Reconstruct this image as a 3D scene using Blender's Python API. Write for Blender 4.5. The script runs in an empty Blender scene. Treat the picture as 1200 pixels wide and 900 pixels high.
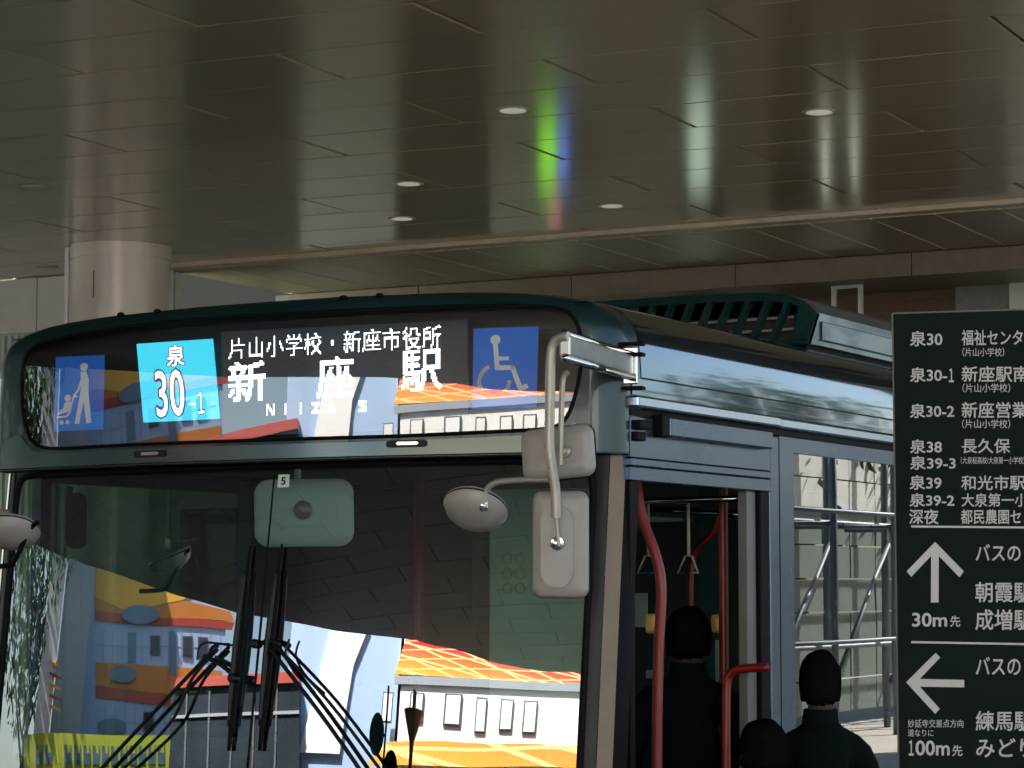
import bpy, bmesh, math, random
from math import radians as R, sin, cos, pi, tan, sqrt, asin, atan2
from mathutils import Vector, Matrix
from mathutils.geometry import delaunay_2d_cdt
random.seed(7)
SC = bpy.context.scene

# ------------------------------------------------------------------ camera
CAM = Vector((3.53, -6.63, 1.95)); YAW = R(29.7); PITCH = R(4.8); FPX = 2800.0
cd = bpy.data.cameras.new("camera"); cd.lens = 84; cd.sensor_width = 36; cd.clip_start = .05; cd.clip_end = 2000
cam = bpy.data.objects.new("camera", cd); SC.collection.objects.link(cam)
cam.location = CAM; cam.rotation_euler = (R(90) + PITCH, 0, YAW); SC.camera = cam
cd.dof.use_dof = False
# ------------------------------------------------------------------ world + sun
SUN_EL = R(36); SDIR = Vector((-.45, .89, 0)).normalized()
W = bpy.data.worlds.new("World"); SC.world = W; W.use_nodes = True
nt = W.node_tree; bg = nt.nodes["Background"]; sky = nt.nodes.new("ShaderNodeTexSky")
sky.sky_type = 'NISHITA'; sky.sun_disc = False; sky.sun_elevation = SUN_EL
sky.sun_rotation = atan2(SDIR.x, SDIR.y); sky.dust_density = 1.5; sky.air_density = 1.0; sky.ozone_density = 1.5
nt.links.new(sky.outputs[0], bg.inputs[0]); bg.inputs[1].default_value = 0.07
sd = bpy.data.lights.new("sun", 'SUN'); sd.energy = 5.0; sd.angle = R(.5); sd.color = (1, .94, .85)
sun = bpy.data.objects.new("sun", sd); SC.collection.objects.link(sun)
_s = Vector((SDIR.x * cos(SUN_EL), SDIR.y * cos(SUN_EL), sin(SUN_EL)))
sun.rotation_euler = _s.to_track_quat('Z', 'Y').to_euler()
SC.view_settings.view_transform = 'Standard'; SC.view_settings.look = 'None'
SC.view_settings.exposure = 2.4; SC.view_settings.gamma = 1
SC.cycles.max_bounces = 10; SC.cycles.transparent_max_bounces = 16; SC.cycles.glossy_bounces = 5
SC.cycles.diffuse_bounces = 5; SC.cycles.sample_clamp_indirect = 6; SC.cycles.caustics_reflective = False
SC.cycles.caustics_refractive = False; SC.cycles.blur_glossy = .5

# ------------------------------------------------------------------ survey helpers (photo measurement -> point on a known real plane)
_f = Vector((-sin(YAW) * cos(PITCH), cos(YAW) * cos(PITCH), sin(PITCH))); _r = Vector((cos(YAW), sin(YAW), 0)); _u = _r.cross(_f)
def vray(px, py): return (_f * FPX + _r * (px - 600) + _u * (450 - py)).normalized()
def on(px, py, ax, v):
    d = vray(px, py); return CAM + d * ((v - CAM[ax]) / d[ax])
def onplane(px, py, P0, N):
    d = vray(px, py); return CAM + d * ((P0 - CAM).dot(N) / d.dot(N))
def proj(p):
    q = Vector(p) - CAM; z = q.dot(_f); return 600 + FPX * q.dot(_r) / z, 450 - FPX * q.dot(_u) / z

# ------------------------------------------------------------------ materials
def new_mat(name):
    m = bpy.data.materials.new(name); m.use_nodes = True
    return m, m.node_tree, m.node_tree.nodes["Principled BSDF"]
def mat(name, col, rough=.5, metal=0., var=.12, scale=6., bump=0., bscale=60., coat=0., stretch=(1, 1, 1), spec=.5, dirt=0.):
    m, t, b = new_mat(name); N = t.nodes; L = t.links
    tc = N.new("ShaderNodeTexCoord"); mp = N.new("ShaderNodeMapping"); mp.inputs['Scale'].default_value = stretch
    L.new(tc.outputs['Object'], mp.inputs[0])
    n = N.new("ShaderNodeTexNoise"); n.inputs['Scale'].default_value = scale; n.inputs['Detail'].default_value = 6
    L.new(mp.outputs[0], n.inputs['Vector'])
    cr = N.new("ShaderNodeValToRGB"); cr.color_ramp.elements[0].position = .3; cr.color_ramp.elements[1].position = .7
    cr.color_ramp.elements[0].color = [c * (1 - var) for c in col] + [1]
    cr.color_ramp.elements[1].color = [min(1, c * (1 + var)) for c in col] + [1]
    L.new(n.outputs[0], cr.inputs[0]); out = cr.outputs[0]
    if dirt:
        n3 = N.new("ShaderNodeTexNoise"); n3.inputs['Scale'].default_value = 2.3; n3.inputs['Detail'].default_value = 10
        L.new(tc.outputs['Object'], n3.inputs['Vector'])
        r3 = N.new("ShaderNodeValToRGB"); r3.color_ramp.elements[0].position = .5; r3.color_ramp.elements[1].position = .75
        r3.color_ramp.elements[0].color = (0, 0, 0, 1); r3.color_ramp.elements[1].color = (dirt,) * 3 + (1,)
        L.new(n3.outputs[0], r3.inputs[0])
        mx = N.new("ShaderNodeMixRGB"); L.new(r3.outputs[0], mx.inputs[0]); L.new(out, mx.inputs[1]); mx.inputs[2].default_value = (.16, .13, .1, 1)
        out = mx.outputs[0]
    L.new(out, b.inputs['Base Color'])
    mr = N.new("ShaderNodeMapRange"); mr.inputs['To Min'].default_value = max(.02, rough * .85); mr.inputs['To Max'].default_value = min(1, rough * 1.2)
    L.new(n.outputs[0], mr.inputs[0]); L.new(mr.outputs[0], b.inputs['Roughness'])
    b.inputs['Metallic'].default_value = metal; b.inputs['Specular IOR Level'].default_value = spec
    if coat: b.inputs['Coat Weight'].default_value = coat; b.inputs['Coat Roughness'].default_value = .03
    if bump:
        n2 = N.new("ShaderNodeTexNoise"); n2.inputs['Scale'].default_value = bscale; n2.inputs['Detail'].default_value = 4
        L.new(mp.outputs[0], n2.inputs['Vector'])
        bp = N.new("ShaderNodeBump"); bp.inputs['Strength'].default_value = bump; bp.inputs['Distance'].default_value = .01
        L.new(n2.outputs[0], bp.inputs['Height']); L.new(bp.outputs[0], b.inputs['Normal'])
    return m
def emis(name, col, s, dots=None, base=(.02, .02, .02)):
    m, t, b = new_mat(name); N = t.nodes; L = t.links
    b.inputs['Base Color'].default_value = (*base, 1); b.inputs['Roughness'].default_value = .6
    b.inputs['Emission Color'].default_value = (*col, 1); b.inputs['Emission Strength'].default_value = s
    if dots:
        uv = N.new("ShaderNodeUVMap"); uv.uv_map = "grid"
        sp = N.new("ShaderNodeSeparateXYZ"); L.new(uv.outputs[0], sp.inputs[0])
        ms = []
        for i in (0, 1):
            a = N.new("ShaderNodeMath"); a.operation = 'MULTIPLY'; a.inputs[1].default_value = dots[i]; L.new(sp.outputs[i], a.inputs[0])
            f = N.new("ShaderNodeMath"); f.operation = 'FRACT'; L.new(a.outputs[0], f.inputs[0])
            g = N.new("ShaderNodeMath"); g.operation = 'GREATER_THAN'; g.inputs[1].default_value = dots[2]; L.new(f.outputs[0], g.inputs[0]); ms.append(g)
        mu = N.new("ShaderNodeMath"); mu.operation = 'MULTIPLY'; L.new(ms[0].outputs[0], mu.inputs[0]); L.new(ms[1].outputs[0], mu.inputs[1])
        ad = N.new("ShaderNodeMath"); ad.operation = 'MULTIPLY_ADD'; ad.inputs[1].default_value = s * (1 - dots[3]); ad.inputs[2].default_value = s * dots[3]
        L.new(mu.outputs[0], ad.inputs[0]); L.new(ad.outputs[0], b.inputs['Emission Strength'])
    return m
def glass(name, tint=(.8, .88, .85), f0=.12, rough=0., wav=.0, wscale=2.):
    m = bpy.data.materials.new(name); m.use_nodes = True; t = m.node_tree; N = t.nodes; L = t.links
    N.remove(N["Principled BSDF"]); out = N["Material Output"]
    tr = N.new("ShaderNodeBsdfTransparent"); tr.inputs[0].default_value = (*tint, 1)
    gl = N.new("ShaderNodeBsdfGlossy"); gl.inputs['Roughness'].default_value = rough; gl.inputs[0].default_value = (1, 1, 1, 1)
    lw = N.new("ShaderNodeLayerWeight"); lw.inputs[0].default_value = .5
    pw = N.new("ShaderNodeMath"); pw.operation = 'POWER'; pw.inputs[1].default_value = 5; L.new(lw.outputs['Facing'], pw.inputs[0])
    ma = N.new("ShaderNodeMath"); ma.operation = 'MULTIPLY_ADD'; ma.inputs[1].default_value = 1 - f0; ma.inputs[2].default_value = f0; L.new(pw.outputs[0], ma.inputs[0])
    mx = N.new("ShaderNodeMixShader"); L.new(ma.outputs[0], mx.inputs[0]); L.new(tr.outputs[0], mx.inputs[1]); L.new(gl.outputs[0], mx.inputs[2])
    if wav:
        tc = N.new("ShaderNodeTexCoord"); n = N.new("ShaderNodeTexNoise"); n.inputs['Scale'].default_value = wscale; n.inputs['Detail'].default_value = 1
        L.new(tc.outputs['Object'], n.inputs['Vector']); bp = N.new("ShaderNodeBump"); bp.inputs['Strength'].default_value = wav; bp.inputs['Distance'].default_value = .02
        L.new(n.outputs[0], bp.inputs['Height']); L.new(bp.outputs[0], gl.inputs['Normal'])
    L.new(mx.outputs[0], out.inputs[0]); return m

M = {}
M['green'] = mat('bus green paint', (.006, .027, .026), .3, 0, .08, 3, coat=.45, dirt=.06, spec=.35)
M['green_side'] = mat('glossy dark green metallic paint', (.05, .088, .112), .06, .9, .12, 2, bump=.012, bscale=3.0, coat=.5)
M['band'] = mat('silver green band', (.085, .115, .11), .16, .75, .08, 4, bump=.01, bscale=3)
M['alu'] = mat('satin aluminium', (.048, .078, .122), .26, .7, .05, 2)
M['alu_br'] = mat('brushed bracket aluminium', (.4, .42, .42), .3, .7, .08, 20)
M['alu_rail'] = mat('bright aluminium rail', (.24, .30, .38), .2, .85, .05, 2)
M['chrome'] = mat('chromed steel', (.5, .52, .52), .1, 1, .04, 10)
M['rubber'] = mat('black rubber', (.003, .003, .0035), .6, 0, .2, 30, spec=.12)
M['blackp'] = mat('black plastic', (.006, .007, .008), .4, 0, .2, 20, bump=.05, bscale=200, spec=.3)
M['mirror_back'] = mat('taupe mirror housing plastic', (.31, .285, .255), .36, 0, .07, 12, bump=.04, bscale=250, dirt=.15)
M['tube'] = mat('beige painted tube', (.34, .31, .25), .28, .25, .1, 20, dirt=.3)
M['inner_mirror'] = mat('pale grey green plastic', (.75, .80, .76), .45, 0, .05, 10)
M['pillar'] = mat('beige door pillar', (.2, .14, .08), .4, .1, .15, 8, dirt=.3)
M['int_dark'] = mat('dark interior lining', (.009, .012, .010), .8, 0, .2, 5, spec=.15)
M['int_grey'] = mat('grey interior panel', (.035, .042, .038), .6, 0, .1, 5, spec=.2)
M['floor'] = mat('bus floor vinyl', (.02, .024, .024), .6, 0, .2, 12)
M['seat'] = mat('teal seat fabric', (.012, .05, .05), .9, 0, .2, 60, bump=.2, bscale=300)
M['red'] = mat('red grab pole', (.22, .009, .005), .35, 0, .08, 20)
M['strap'] = mat('ivory strap', (.6, .55, .42), .4, 0, .05, 20)
M['skin'] = mat('skin', (.05, .032, .024), .8, 0, .08, 20)
M['hair'] = mat('black hair', (.006, .005, .005), .7, 0, .3, 80, bump=.3, bscale=300, spec=.0)
M['cloth_d'] = mat('dark jacket cloth', (.004, .0045, .005), .9, 0, .2, 60, bump=.2, bscale=400, spec=.1)
M['cloth_g'] = mat('green jacket cloth', (.002, .0055, .004), .9, 0, .2, 60, bump=.2, bscale=400, spec=.1)
M['white'] = mat('white print', (.93, .93, .92), .5, 0, .02, 10)
M['sticker_b'] = mat('blue sticker', (.02, .23, 1.0), .4, 0, .04, 3, spec=.2)
M['glass_top'] = glass('destination glass', (.97, .98, .98), .20, wav=.012, wscale=2.2)
M['glass_wind'] = glass('windshield glass', (.52, .66, .61), .30, wav=.03, wscale=1.6)
M['glass_side'] = glass('side window glass', (.35, .45, .4), .13, wav=.008, wscale=2)
M['glass_far'] = glass('tinted far side glass', (.16, .26, .22), .05)
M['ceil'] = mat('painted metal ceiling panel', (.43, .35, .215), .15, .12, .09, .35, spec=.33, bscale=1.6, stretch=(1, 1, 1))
M['ceil_darkened'] = mat('matt panel darkened for reflection', (.075, .065, .05), .7, 0, .1, 1, spec=.08)  # darker, duller copy of the ceiling panel, keeps its glass reflection dark
M['ceil_back'] = mat('dark ceiling void', (.015, .012, .01), .8)
M['trim'] = mat('pale ceiling trim', (.5, .43, .30), .4, .2)
M['soffit'] = mat('soffit panel', (.32, .26, .165), .4, .3)
M['fascia'] = mat('brown fascia panel', (.16, .125, .085), .45, .1, dirt=.2)
M['panel_w'] = mat('white wall panel', (.62, .62, .58), .4, 0, .04)
M['rib'] = mat('ribbed pale green wall', (.5, .6, .53), .5, 0, .06)
M['column'] = mat('glossy beige column cladding', (.66, .61, .53), .22, .1, .04, 3, bump=.01, bscale=3)
M['pier'] = mat('beige pier cladding', (.30, .26, .20), .4, 0, .05, 2)
M['edge_tube'] = mat('glossy white pipe', (.9, .9, .88), .15, 0, .02)
M['brown'] = mat('brown tiled wall', (.10, .055, .03), .5, 0, .3, 8, stretch=(1, 1, 6))
M['greyblock'] = mat('grey concrete block', (.2, .2, .19), .8, 0, .15, 15, bump=.2, bscale=60)
M['darkshop'] = mat('dark shop glazing', (.02, .02, .02), .1, 0, .2, 2)

M['asphalt'] = mat('asphalt', (.05, .05, .052), .85, 0, .25, 40, bump=.5, bscale=150)
M['ground'] = mat('pale square paving ground', (.14, .135, .125), .85, 0, .15, 2, bump=.3, bscale=40)
M['paving'] = mat('pavement slabs', (.28, .27, .25), .8, 0, .1, 20, bump=.3, bscale=60)
M['kerb'] = mat('kerb stone', (.35, .34, .32), .8, 0, .1, 20, bump=.3, bscale=60)
M['paintw'] = mat('white road paint', (.75, .75, .72), .7, 0, .1, 20, dirt=.3)
M['sheet_g'] = mat('grey green hoarding sheet', (.11, .15, .13), .5, 0, .06, 2)
M['bwhite'] = mat('white building cladding', (.82, .81, .78), .5, 0, .03, 1)
M['bshade'] = mat('building cladding in painted blue shade', (.34, .47, .68), .5, 0, .03, 1)  # blue of open shade put into the wall colour
M['borange'] = mat('orange painted cladding', (.55, .19, .03), .5, 0, .05, 1)
M['byellow'] = mat('yellow painted cladding', (.8, .44, .05), .5, 0, .05, 1)
M['bred'] = mat('red painted cladding', (.38, .05, .035), .5, 0, .05, 1)
M['bgrey'] = mat('grey building wall', (.3, .33, .38), .6, 0, .06, 1)
M['bdark'] = mat('dark window glass', (.03, .04, .05), .08, 0, .2, 1)
M['boval'] = mat('blue grey oval sign', (.12, .2, .3), .4, 0, .1, 1)
M['bframe'] = mat('grey window frame', (.10, .11, .13), .5, .1)
M['lime'] = mat('lime green banner', (.55, .65, .06), .6, 0, .05, 3)
M['bark'] = mat('tree bark', (.09, .065, .045), .9, 0, .3, 12, bump=.6, bscale=40)
M['leaf'] = mat('tree leaf', (.045, .09, .03), .6, 0, .4, 2)
M['steel'] = mat('galvanised scaffold steel', (.12, .15, .18), .5, .3, .1, 20)
M['sheet'] = mat('white corrugated hoarding sheet', (.55, .58, .54), .5, 0, .04, 2)
M['dgreen'] = mat('dark green sign board', (.0045, .010, .0065), .6, 0, .1, 8, spec=.06)
M['letter'] = mat('pale grey sign lettering', (.42, .41, .37), .6, 0, .03, 10)
M['edge'] = mat('sign board metal edge', (.04, .045, .04), .4, .5)
M['alu_grey'] = mat('grey blue roof unit cover', (.03, .07, .085), .22, .15, .06, 4, coat=.3, dirt=.15)

M['downlight'] = emis('dim opal lamp disc', (1, .93, .78), .055, base=(.8, .8, .75))
# ------------------------------------------------------------------ object helpers
COL = SC.collection
def tag(o, label=None, cat=None, group=None, kind=None):
    if label: o['label'] = label
    if cat: o['category'] = cat
    if group: o['group'] = group
    if kind: o['kind'] = kind
    return o
def empty(name, loc=(0, 0, 0), rz=0, **k):
    o = bpy.data.objects.new(name, None); COL.objects.link(o); o.location = loc; o.rotation_euler.z = rz
    o.empty_display_size = .1; return tag(o, **k)
def link(name, me, m, parent=None, smooth=None, **k):
    if m and not me.materials: me.materials.append(m)
    o = bpy.data.objects.new(name, me); COL.objects.link(o)
    if parent:
        o.parent = parent
    if smooth: 
        for p in me.polygons: p.use_smooth = True
        if smooth is not True: me.set_sharp_from_angle(angle=R(smooth))
    return tag(o, **k)
class MB:
    """collects shapes into one mesh"""
    def __init__(s): s.bm = bmesh.new()
    def box(s, a, b, bev=0, mtx=None):
        a = Vector(a); b = Vector(b); c = (a + b) / 2; d = b - a
        r = bmesh.ops.create_cube(s.bm, size=1); vs = r['verts']
        for v in vs: v.co = Vector((v.co.x * d.x, v.co.y * d.y, v.co.z * d.z)) + c
        if bev:
            es = list({e for v in vs for e in v.link_edges})
            q = bmesh.ops.bevel(s.bm, geom=es, offset=bev, segments=2, affect='EDGES', profile=.5)
            vs = list({v for f in q['faces'] for v in f.verts} | {v for v in vs if v.is_valid})
        if mtx is not None:
            for v in vs: v.co = mtx @ v.co
        return s
    def prism(s, pts, h, mtx=None, bev=0):
        """polygon in xy, extruded by h along z"""
        bot = [s.bm.verts.new((p[0], p[1], 0)) for p in pts]; top = [s.bm.verts.new((p[0], p[1], h)) for p in pts]
        n = len(pts); fs = [s.bm.faces.new(bot[::-1]), s.bm.faces.new(top)]
        for i in range(n): s.bm.faces.new((bot[i], bot[(i + 1) % n], top[(i + 1) % n], top[i]))
        vs = bot + top
        if bev:
            es = [e for e in fs[1].edges]
            q = bmesh.ops.bevel(s.bm, geom=es, offset=bev, segments=3, affect='EDGES', profile=.5)
            vs = list({v for f in q['faces'] for v in f.verts} | {v for v in vs if v.is_valid})
        if mtx is not None:
            for v in vs: v.co = mtx @ v.co
        return s
    def tube(s, path, r, n=10, closed=False, cap=True, flat=1.0):
        P = [Vector(p) for p in path]; m = len(P); rings = []
        rr = r if isinstance(r, (list, tuple)) else [r] * m
        up = None
        for i, p in enumerate(P):
            t = (P[(i + 1) % m] - P[i - 1]) if closed else (P[min(i + 1, m - 1)] - P[max(i - 1, 0)])
            t.normalize()
            if up is None:
                up = Vector((0, 0, 1)) if abs(t.z) < .9 else Vector((0, 1, 0))
            a = (up - t * up.dot(t)).normalized(); up = a; b = t.cross(a)
            rings.append([s.bm.verts.new(p + (a * cos(2 * pi * k / n) + b * sin(2 * pi * k / n) * flat) * rr[i]) for k in range(n)])
        for i in range(m if closed else m - 1):
            A = rings[i]; B = rings[(i + 1) % m]
            for k in range(n): s.bm.faces.new((A[k], A[(k + 1) % n], B[(k + 1) % n], B[k]))
        if cap and not closed:
            s.bm.faces.new(rings[0][::-1]); s.bm.faces.new(rings[-1])
        return s
    def lathe(s, prof, n=24, mtx=None):
        rings = []
        for (r, z) in prof:
            rings.append([s.bm.verts.new((r * cos(2 * pi * k / n), r * sin(2 * pi * k / n), z)) for k in range(n)] if r > 1e-6 else [s.bm.verts.new((0, 0, z))])
        for A, B in zip(rings, rings[1:]):
            for k in range(n):
                a = A[k % len(A)], A[(k + 1) % len(A)]; b = B[k % len(B)], B[(k + 1) % len(B)]
                f = []
                for v in (a[0], a[1], b[1], b[0]):
                    if v not in f: f.append(v)
                if len(f) > 2: s.bm.faces.new(f)
        if len(rings[0]) > 1: s.bm.faces.new(rings[0][::-1])
        if len(rings[-1]) > 1: s.bm.faces.new(rings[-1])
        if mtx is not None:
            for Rg in rings:
                for v in Rg: v.co = mtx @ v.co
        return s
    def quad(s, *p): s.bm.faces.new([s.bm.verts.new(q) for q in p]); return s
    def build(s, name, m, parent=None, smooth=None, **k):
        bmesh.ops.recalc_face_normals(s.bm, faces=s.bm.faces)
        me = bpy.data.meshes.new(name); s.bm.to_mesh(me); s.bm.free()
        return link(name, me, m, parent, smooth, **k)
def smoothpath(P, k=5):
    P = [Vector(p) for p in P]; out = []
    for i in range(len(P) - 1):
        a = P[max(i - 1, 0)]; b = P[i]; c = P[i + 1]; d = P[min(i + 2, len(P) - 1)]
        for j in range(k):
            t = j / k
            out.append(.5 * ((2 * b) + (c - a) * t + (2 * a - 5 * b + 4 * c - d) * t * t + (3 * b - a - 3 * c + d) * t ** 3))
    out.append(P[-1]); return out
def rrect(w, h, r, n=6, cx=0, cy=0):
    o = []
    for (sx, sy, a0) in ((1, 1, 0), (-1, 1, 90), (-1, -1, 180), (1, -1, 270)):
        for i in range(n + 1):
            a = R(a0 + 90 * i / n); o.append((cx + sx * (w / 2 - r) + r * cos(a), cy + sy * (h / 2 - r) + r * sin(a)))
    return o
def frame(o, x, z):
    """matrix with local x, local z given"""
    z = Vector(z).normalized(); x = Vector(x); x = (x - z * x.dot(z)).normalized(); y = z.cross(x)
    return Matrix(((x.x, y.x, z.x, o[0]), (x.y, y.y, z.y, o[1]), (x.z, y.z, z.z, o[2]), (0, 0, 0, 1)))

# ---- writing: text turned to mesh and fitted into four corners (TL, TR, BR, BL)
def text_mesh(txt, bold=0.0, depth=0.0):
    cu = bpy.data.curves.new("t", 'FONT'); cu.body = txt; cu.size = 1; cu.offset = bold; cu.extrude = depth; cu.resolution_u = 3
    o = bpy.data.objects.new("t", cu); COL.objects.link(o)
    dg = bpy.context.evaluated_depsgraph_get(); dg.update()
    me = bpy.data.meshes.new_from_object(o.evaluated_get(dg)); bpy.data.objects.remove(o); bpy.data.curves.remove(cu)
    return me
def bil(C, u, v):
    return C[0] * (1 - u) * (1 - v) + C[1] * u * (1 - v) + C[2] * u * v + C[3] * (1 - u) * v
def fit_text(name, txt, C, m, parent, off, bold=0., grid=False, tmax=None, depth=0.):
    me = text_mesh(txt, 0.)
    if bold > .002:
        bm = bmesh.new(); k = 0
        for dx, dy in ((-1, 0), (1, 0), (0, -1), (0, 1), (-.7, -.7), (.7, .7), (-.7, .7), (.7, -.7)):
            t_ = me.copy(); 
            for v in t_.vertices: v.co.x += dx * bold; v.co.y += dy * bold; v.co.z = k * 1.0
            k += 1; bm.from_mesh(t_); bpy.data.meshes.remove(t_)
        bm.to_mesh(me); bm.free()
    xs = [v.co.x for v in me.vertices]; ys = [v.co.y for v in me.vertices]
    x0, x1, y0, y1 = min(xs), max(xs), min(ys), max(ys)
    n = (C[1] - C[0]).cross(C[3] - C[0]).normalized()
    if n.dot(CAM - C[0]) < 0: n = -n
    for v in me.vertices:
        u = (v.co.x - x0) / (x1 - x0); w = (y1 - v.co.y) / (y1 - y0)
        v.co = bil(C, u, w) + n * (off + v.co.z * 6e-5)
    if grid:
        uv = me.uv_layers.new(name="grid"); O = C[0]; ex = (C[1] - C[0]).normalized(); ey = n.cross(ex)
        for lp in me.loops:
            q = me.vertices[lp.vertex_index].co; uv.data[lp.index].uv = ((q).dot(ex), q.dot(ey))
    return link(name, me, m, parent)
def poly_in(name, polys, C, m, parent, off, smooth=None):
    """polygons given in unit coordinates (u right, v down) inside four corners"""
    n = (C[1] - C[0]).cross(C[3] - C[0]).normalized()
    if n.dot(CAM - C[0]) < 0: n = -n
    bm = bmesh.new()
    for P in polys:
        vs = [bm.verts.new(bil(C, u, v) + n * off) for u, v in P]
        try: bm.faces.new(vs)
        except Exception: pass
    bm.normal_update(); bmesh.ops.triangulate(bm, faces=bm.faces[:])
    me = bpy.data.meshes.new(name); bm.to_mesh(me); bm.free(); return link(name, me, m, parent)
def disc(cx, cy, r, asp=1, n=18): return [(cx + r * cos(2 * pi * i / n), cy + r * asp * sin(2 * pi * i / n)) for i in range(n)]
def stroke(P, w, asp=1):
    """thick polyline as quads + round joints in unit coords (asp = width/height of the box)"""
    out = []
    for (a, b) in zip(P, P[1:]):
        dx = b[0] - a[0]; dy = (b[1] - a[1]) / asp; l = sqrt(dx * dx + dy * dy) or 1; nx = -dy / l * w / 2; ny = dx / l * w / 2 * asp
        out.append([(a[0] + nx, a[1] + ny), (b[0] + nx, b[1] + ny), (b[0] - nx, b[1] - ny), (a[0] - nx, a[1] - ny)])
    for p in P[1:-1]: out.append(disc(p[0], p[1], w / 2, asp, 10))
    return out

exec_parts = []
# ================================================================== SETTING: ground
g = MB(); g.quad((-600, -600, 0), (600, -600, 0), (600, 600, 0), (-600, 600, 0)); g.build('ground', M['ground'], kind='structure')
g = MB(); g.quad((-12, -80, .004), (.55, -80, .004), (.55, 13, .004), (-12, 13, .004)); g.build('road', M['asphalt'], kind='structure')
g = MB(); g.box((.72, -60, -.05), (4.9, 13, .15)); g.build('pavement', M['paving'], kind='structure')
g = MB(); g.quad((4.9, -60, .012), (40, -60, .012), (40, 60, .012), (4.9, 60, .012)); g.build('bounce_paving', mat('pale bounce paving', (.42, .40, .36), .8, 0, .08, 3, bump=.2), kind='structure')  # unseen pale ground added to bounce light up to the ceiling
g = MB(); g.box((.55, -60, -.05), (.717, 13, .152), .01); g.build('kerb', M['kerb'], kind='structure')
for i, x in enumerate((-3.4, -8.0)):
    g = MB(); g.quad((x, -60, .009), (x + .14, -60, .009), (x + .14, 12, .009), (x, 12, .009)); g.build('road_marking', M['paintw'], kind='structure')

# ================================================================== SETTING: canopy ceiling
H = 5.5
CP = [(4.7, -24.0), (-3.5, -23.6), (-5.7, -23.0), (-7.8, -21.6), (-11.8, -20.2), (-15.9, -18.3), (-18.2, -16.5), (-21.6, -13.0), (-24, -9), (-25.5, 0), (-25.5, 14.5), (4.7, 14.7)]
def inside(p, P):
    c = False; n = len(P)
    for i in range(n):
        a, b = P[i], P[(i + 1) % n]
        if (a[1] > p[1]) != (b[1] > p[1]) and p[0] < (b[0] - a[0]) * (p[1] - a[1]) / (b[1] - a[1]) + a[0]: c = not c
    return c
def convex_clip(P, Q):
    """clip polygon P by convex ccw polygon Q"""
    out = P
    for i in range(len(Q)):
        a, b = Q[i], Q[(i + 1) % len(Q)]; inp = out; out = []
        f = lambda p: (b[0] - a[0]) * (p[1] - a[1]) - (b[1] - a[1]) * (p[0] - a[0])
        for j in range(len(inp)):
            p, q = inp[j - 1], inp[j]; fp, fq = f(p), f(q)
            if (fp >= 0) != (fq >= 0):
                t = fp / (fp - fq); out.append((p[0] + (q[0] - p[0]) * t, p[1] + (q[1] - p[1]) * t))
            if fq >= 0: out.append(q)
        if not out: return []
    return out
canopy = empty('canopy', (-8, 14, 0), kind='structure')
def under(o, par):
    o.parent = par; o.matrix_parent_inverse = Matrix.Translation(par.location).inverted() if par.rotation_euler.z == 0 else (Matrix.Translation(par.location) @ Matrix.Rotation(par.rotation_euler.z, 4, 'Z')).inverted(); return o
CPc = CP[::-1] if sum((CP[i - 1][0] * CP[i][1] - CP[i][0] * CP[i - 1][1]) for i in range(len(CP))) < 0 else CP
g = MB(); g.prism(CPc, .12, Matrix.Translation((0, 0, H + .035))); o = g.build('roof_slab', M['ceil_back']); under(o, canopy)
g = MB()
for a, b in zip(CPc, CPc[1:] + CPc[:1]):
    pass
g.bm.free()
da, dj = R(5.6), R(2.8)
SV = .897; V0 = 5.04
ex = Vector((cos(da), sin(da))); ej = Vector((-sin(dj), cos(dj)))
CPin = [(x * .9985 - .01, y) for x, y in CPc]
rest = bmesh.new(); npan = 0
def strip_pt(k, uu):
    """point on the lower line of strip k at joint coordinate uu"""
    v = V0 + k * SV
    # p = a*ex + b*(-sin da, cos da), with b = v ; joint coordinate uu = p.(cos dj, sin dj)
    c = Vector((cos(dj), sin(dj))); n = Vector((-sin(da), cos(da)))
    a = (uu - v * n.dot(c)) / ex.dot(c); return ex * a + n * v
pm = None
for k in range(-36, 14):
    j0 = -5.36 if k % 2 == 0 else -3.84
    for j in range(-9, 6):
        u0 = j0 + 3.05 * j; u1 = u0 + 3.05
        gx = .018; gy = .011
        q = [strip_pt(k, u0 + gx), strip_pt(k, u1 - gx), strip_pt(k + 1, u1 - gx), strip_pt(k + 1, u0 + gx)]
        n = Vector((-sin(da), cos(da))) * gy
        P = [tuple(q[0] + n), tuple(q[1] + n), tuple(q[2] - n), tuple(q[3] - n)]
        P = convex_clip(P, CPin)
        if len(P) < 3: continue
        cx = sum(p[0] for p in P) / len(P); cy = sum(p[1] for p in P) / len(P)
        dz = random.uniform(-.0015, .0015); tilt = (random.uniform(-.0008, .0008), random.uniform(-.0015, .0015))
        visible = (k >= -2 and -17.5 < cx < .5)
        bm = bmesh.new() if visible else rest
        bot = [bm.verts.new((p[0], p[1], H + dz + tilt[0] * (p[0] - cx) + tilt[1] * (p[1] - cy))) for p in P]
        top = [bm.verts.new((p[0], p[1], H + .03)) for p in P]
        bm.faces.new(bot[::-1]); m_ = len(P)
        for i in range(m_): bm.faces.new((bot[i], bot[(i + 1) % m_], top[(i + 1) % m_], top[i]))
        if visible:
            me = bpy.data.meshes.new('ceiling_panel'); bm.to_mesh(me); bm.free()
            under(link('ceiling_panel', me, M['ceil']), canopy); npan += 1
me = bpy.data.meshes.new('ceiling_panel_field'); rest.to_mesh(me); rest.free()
under(link('ceiling_panel_field', me, M['ceil_darkened'], kind='stuff'), canopy)
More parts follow.
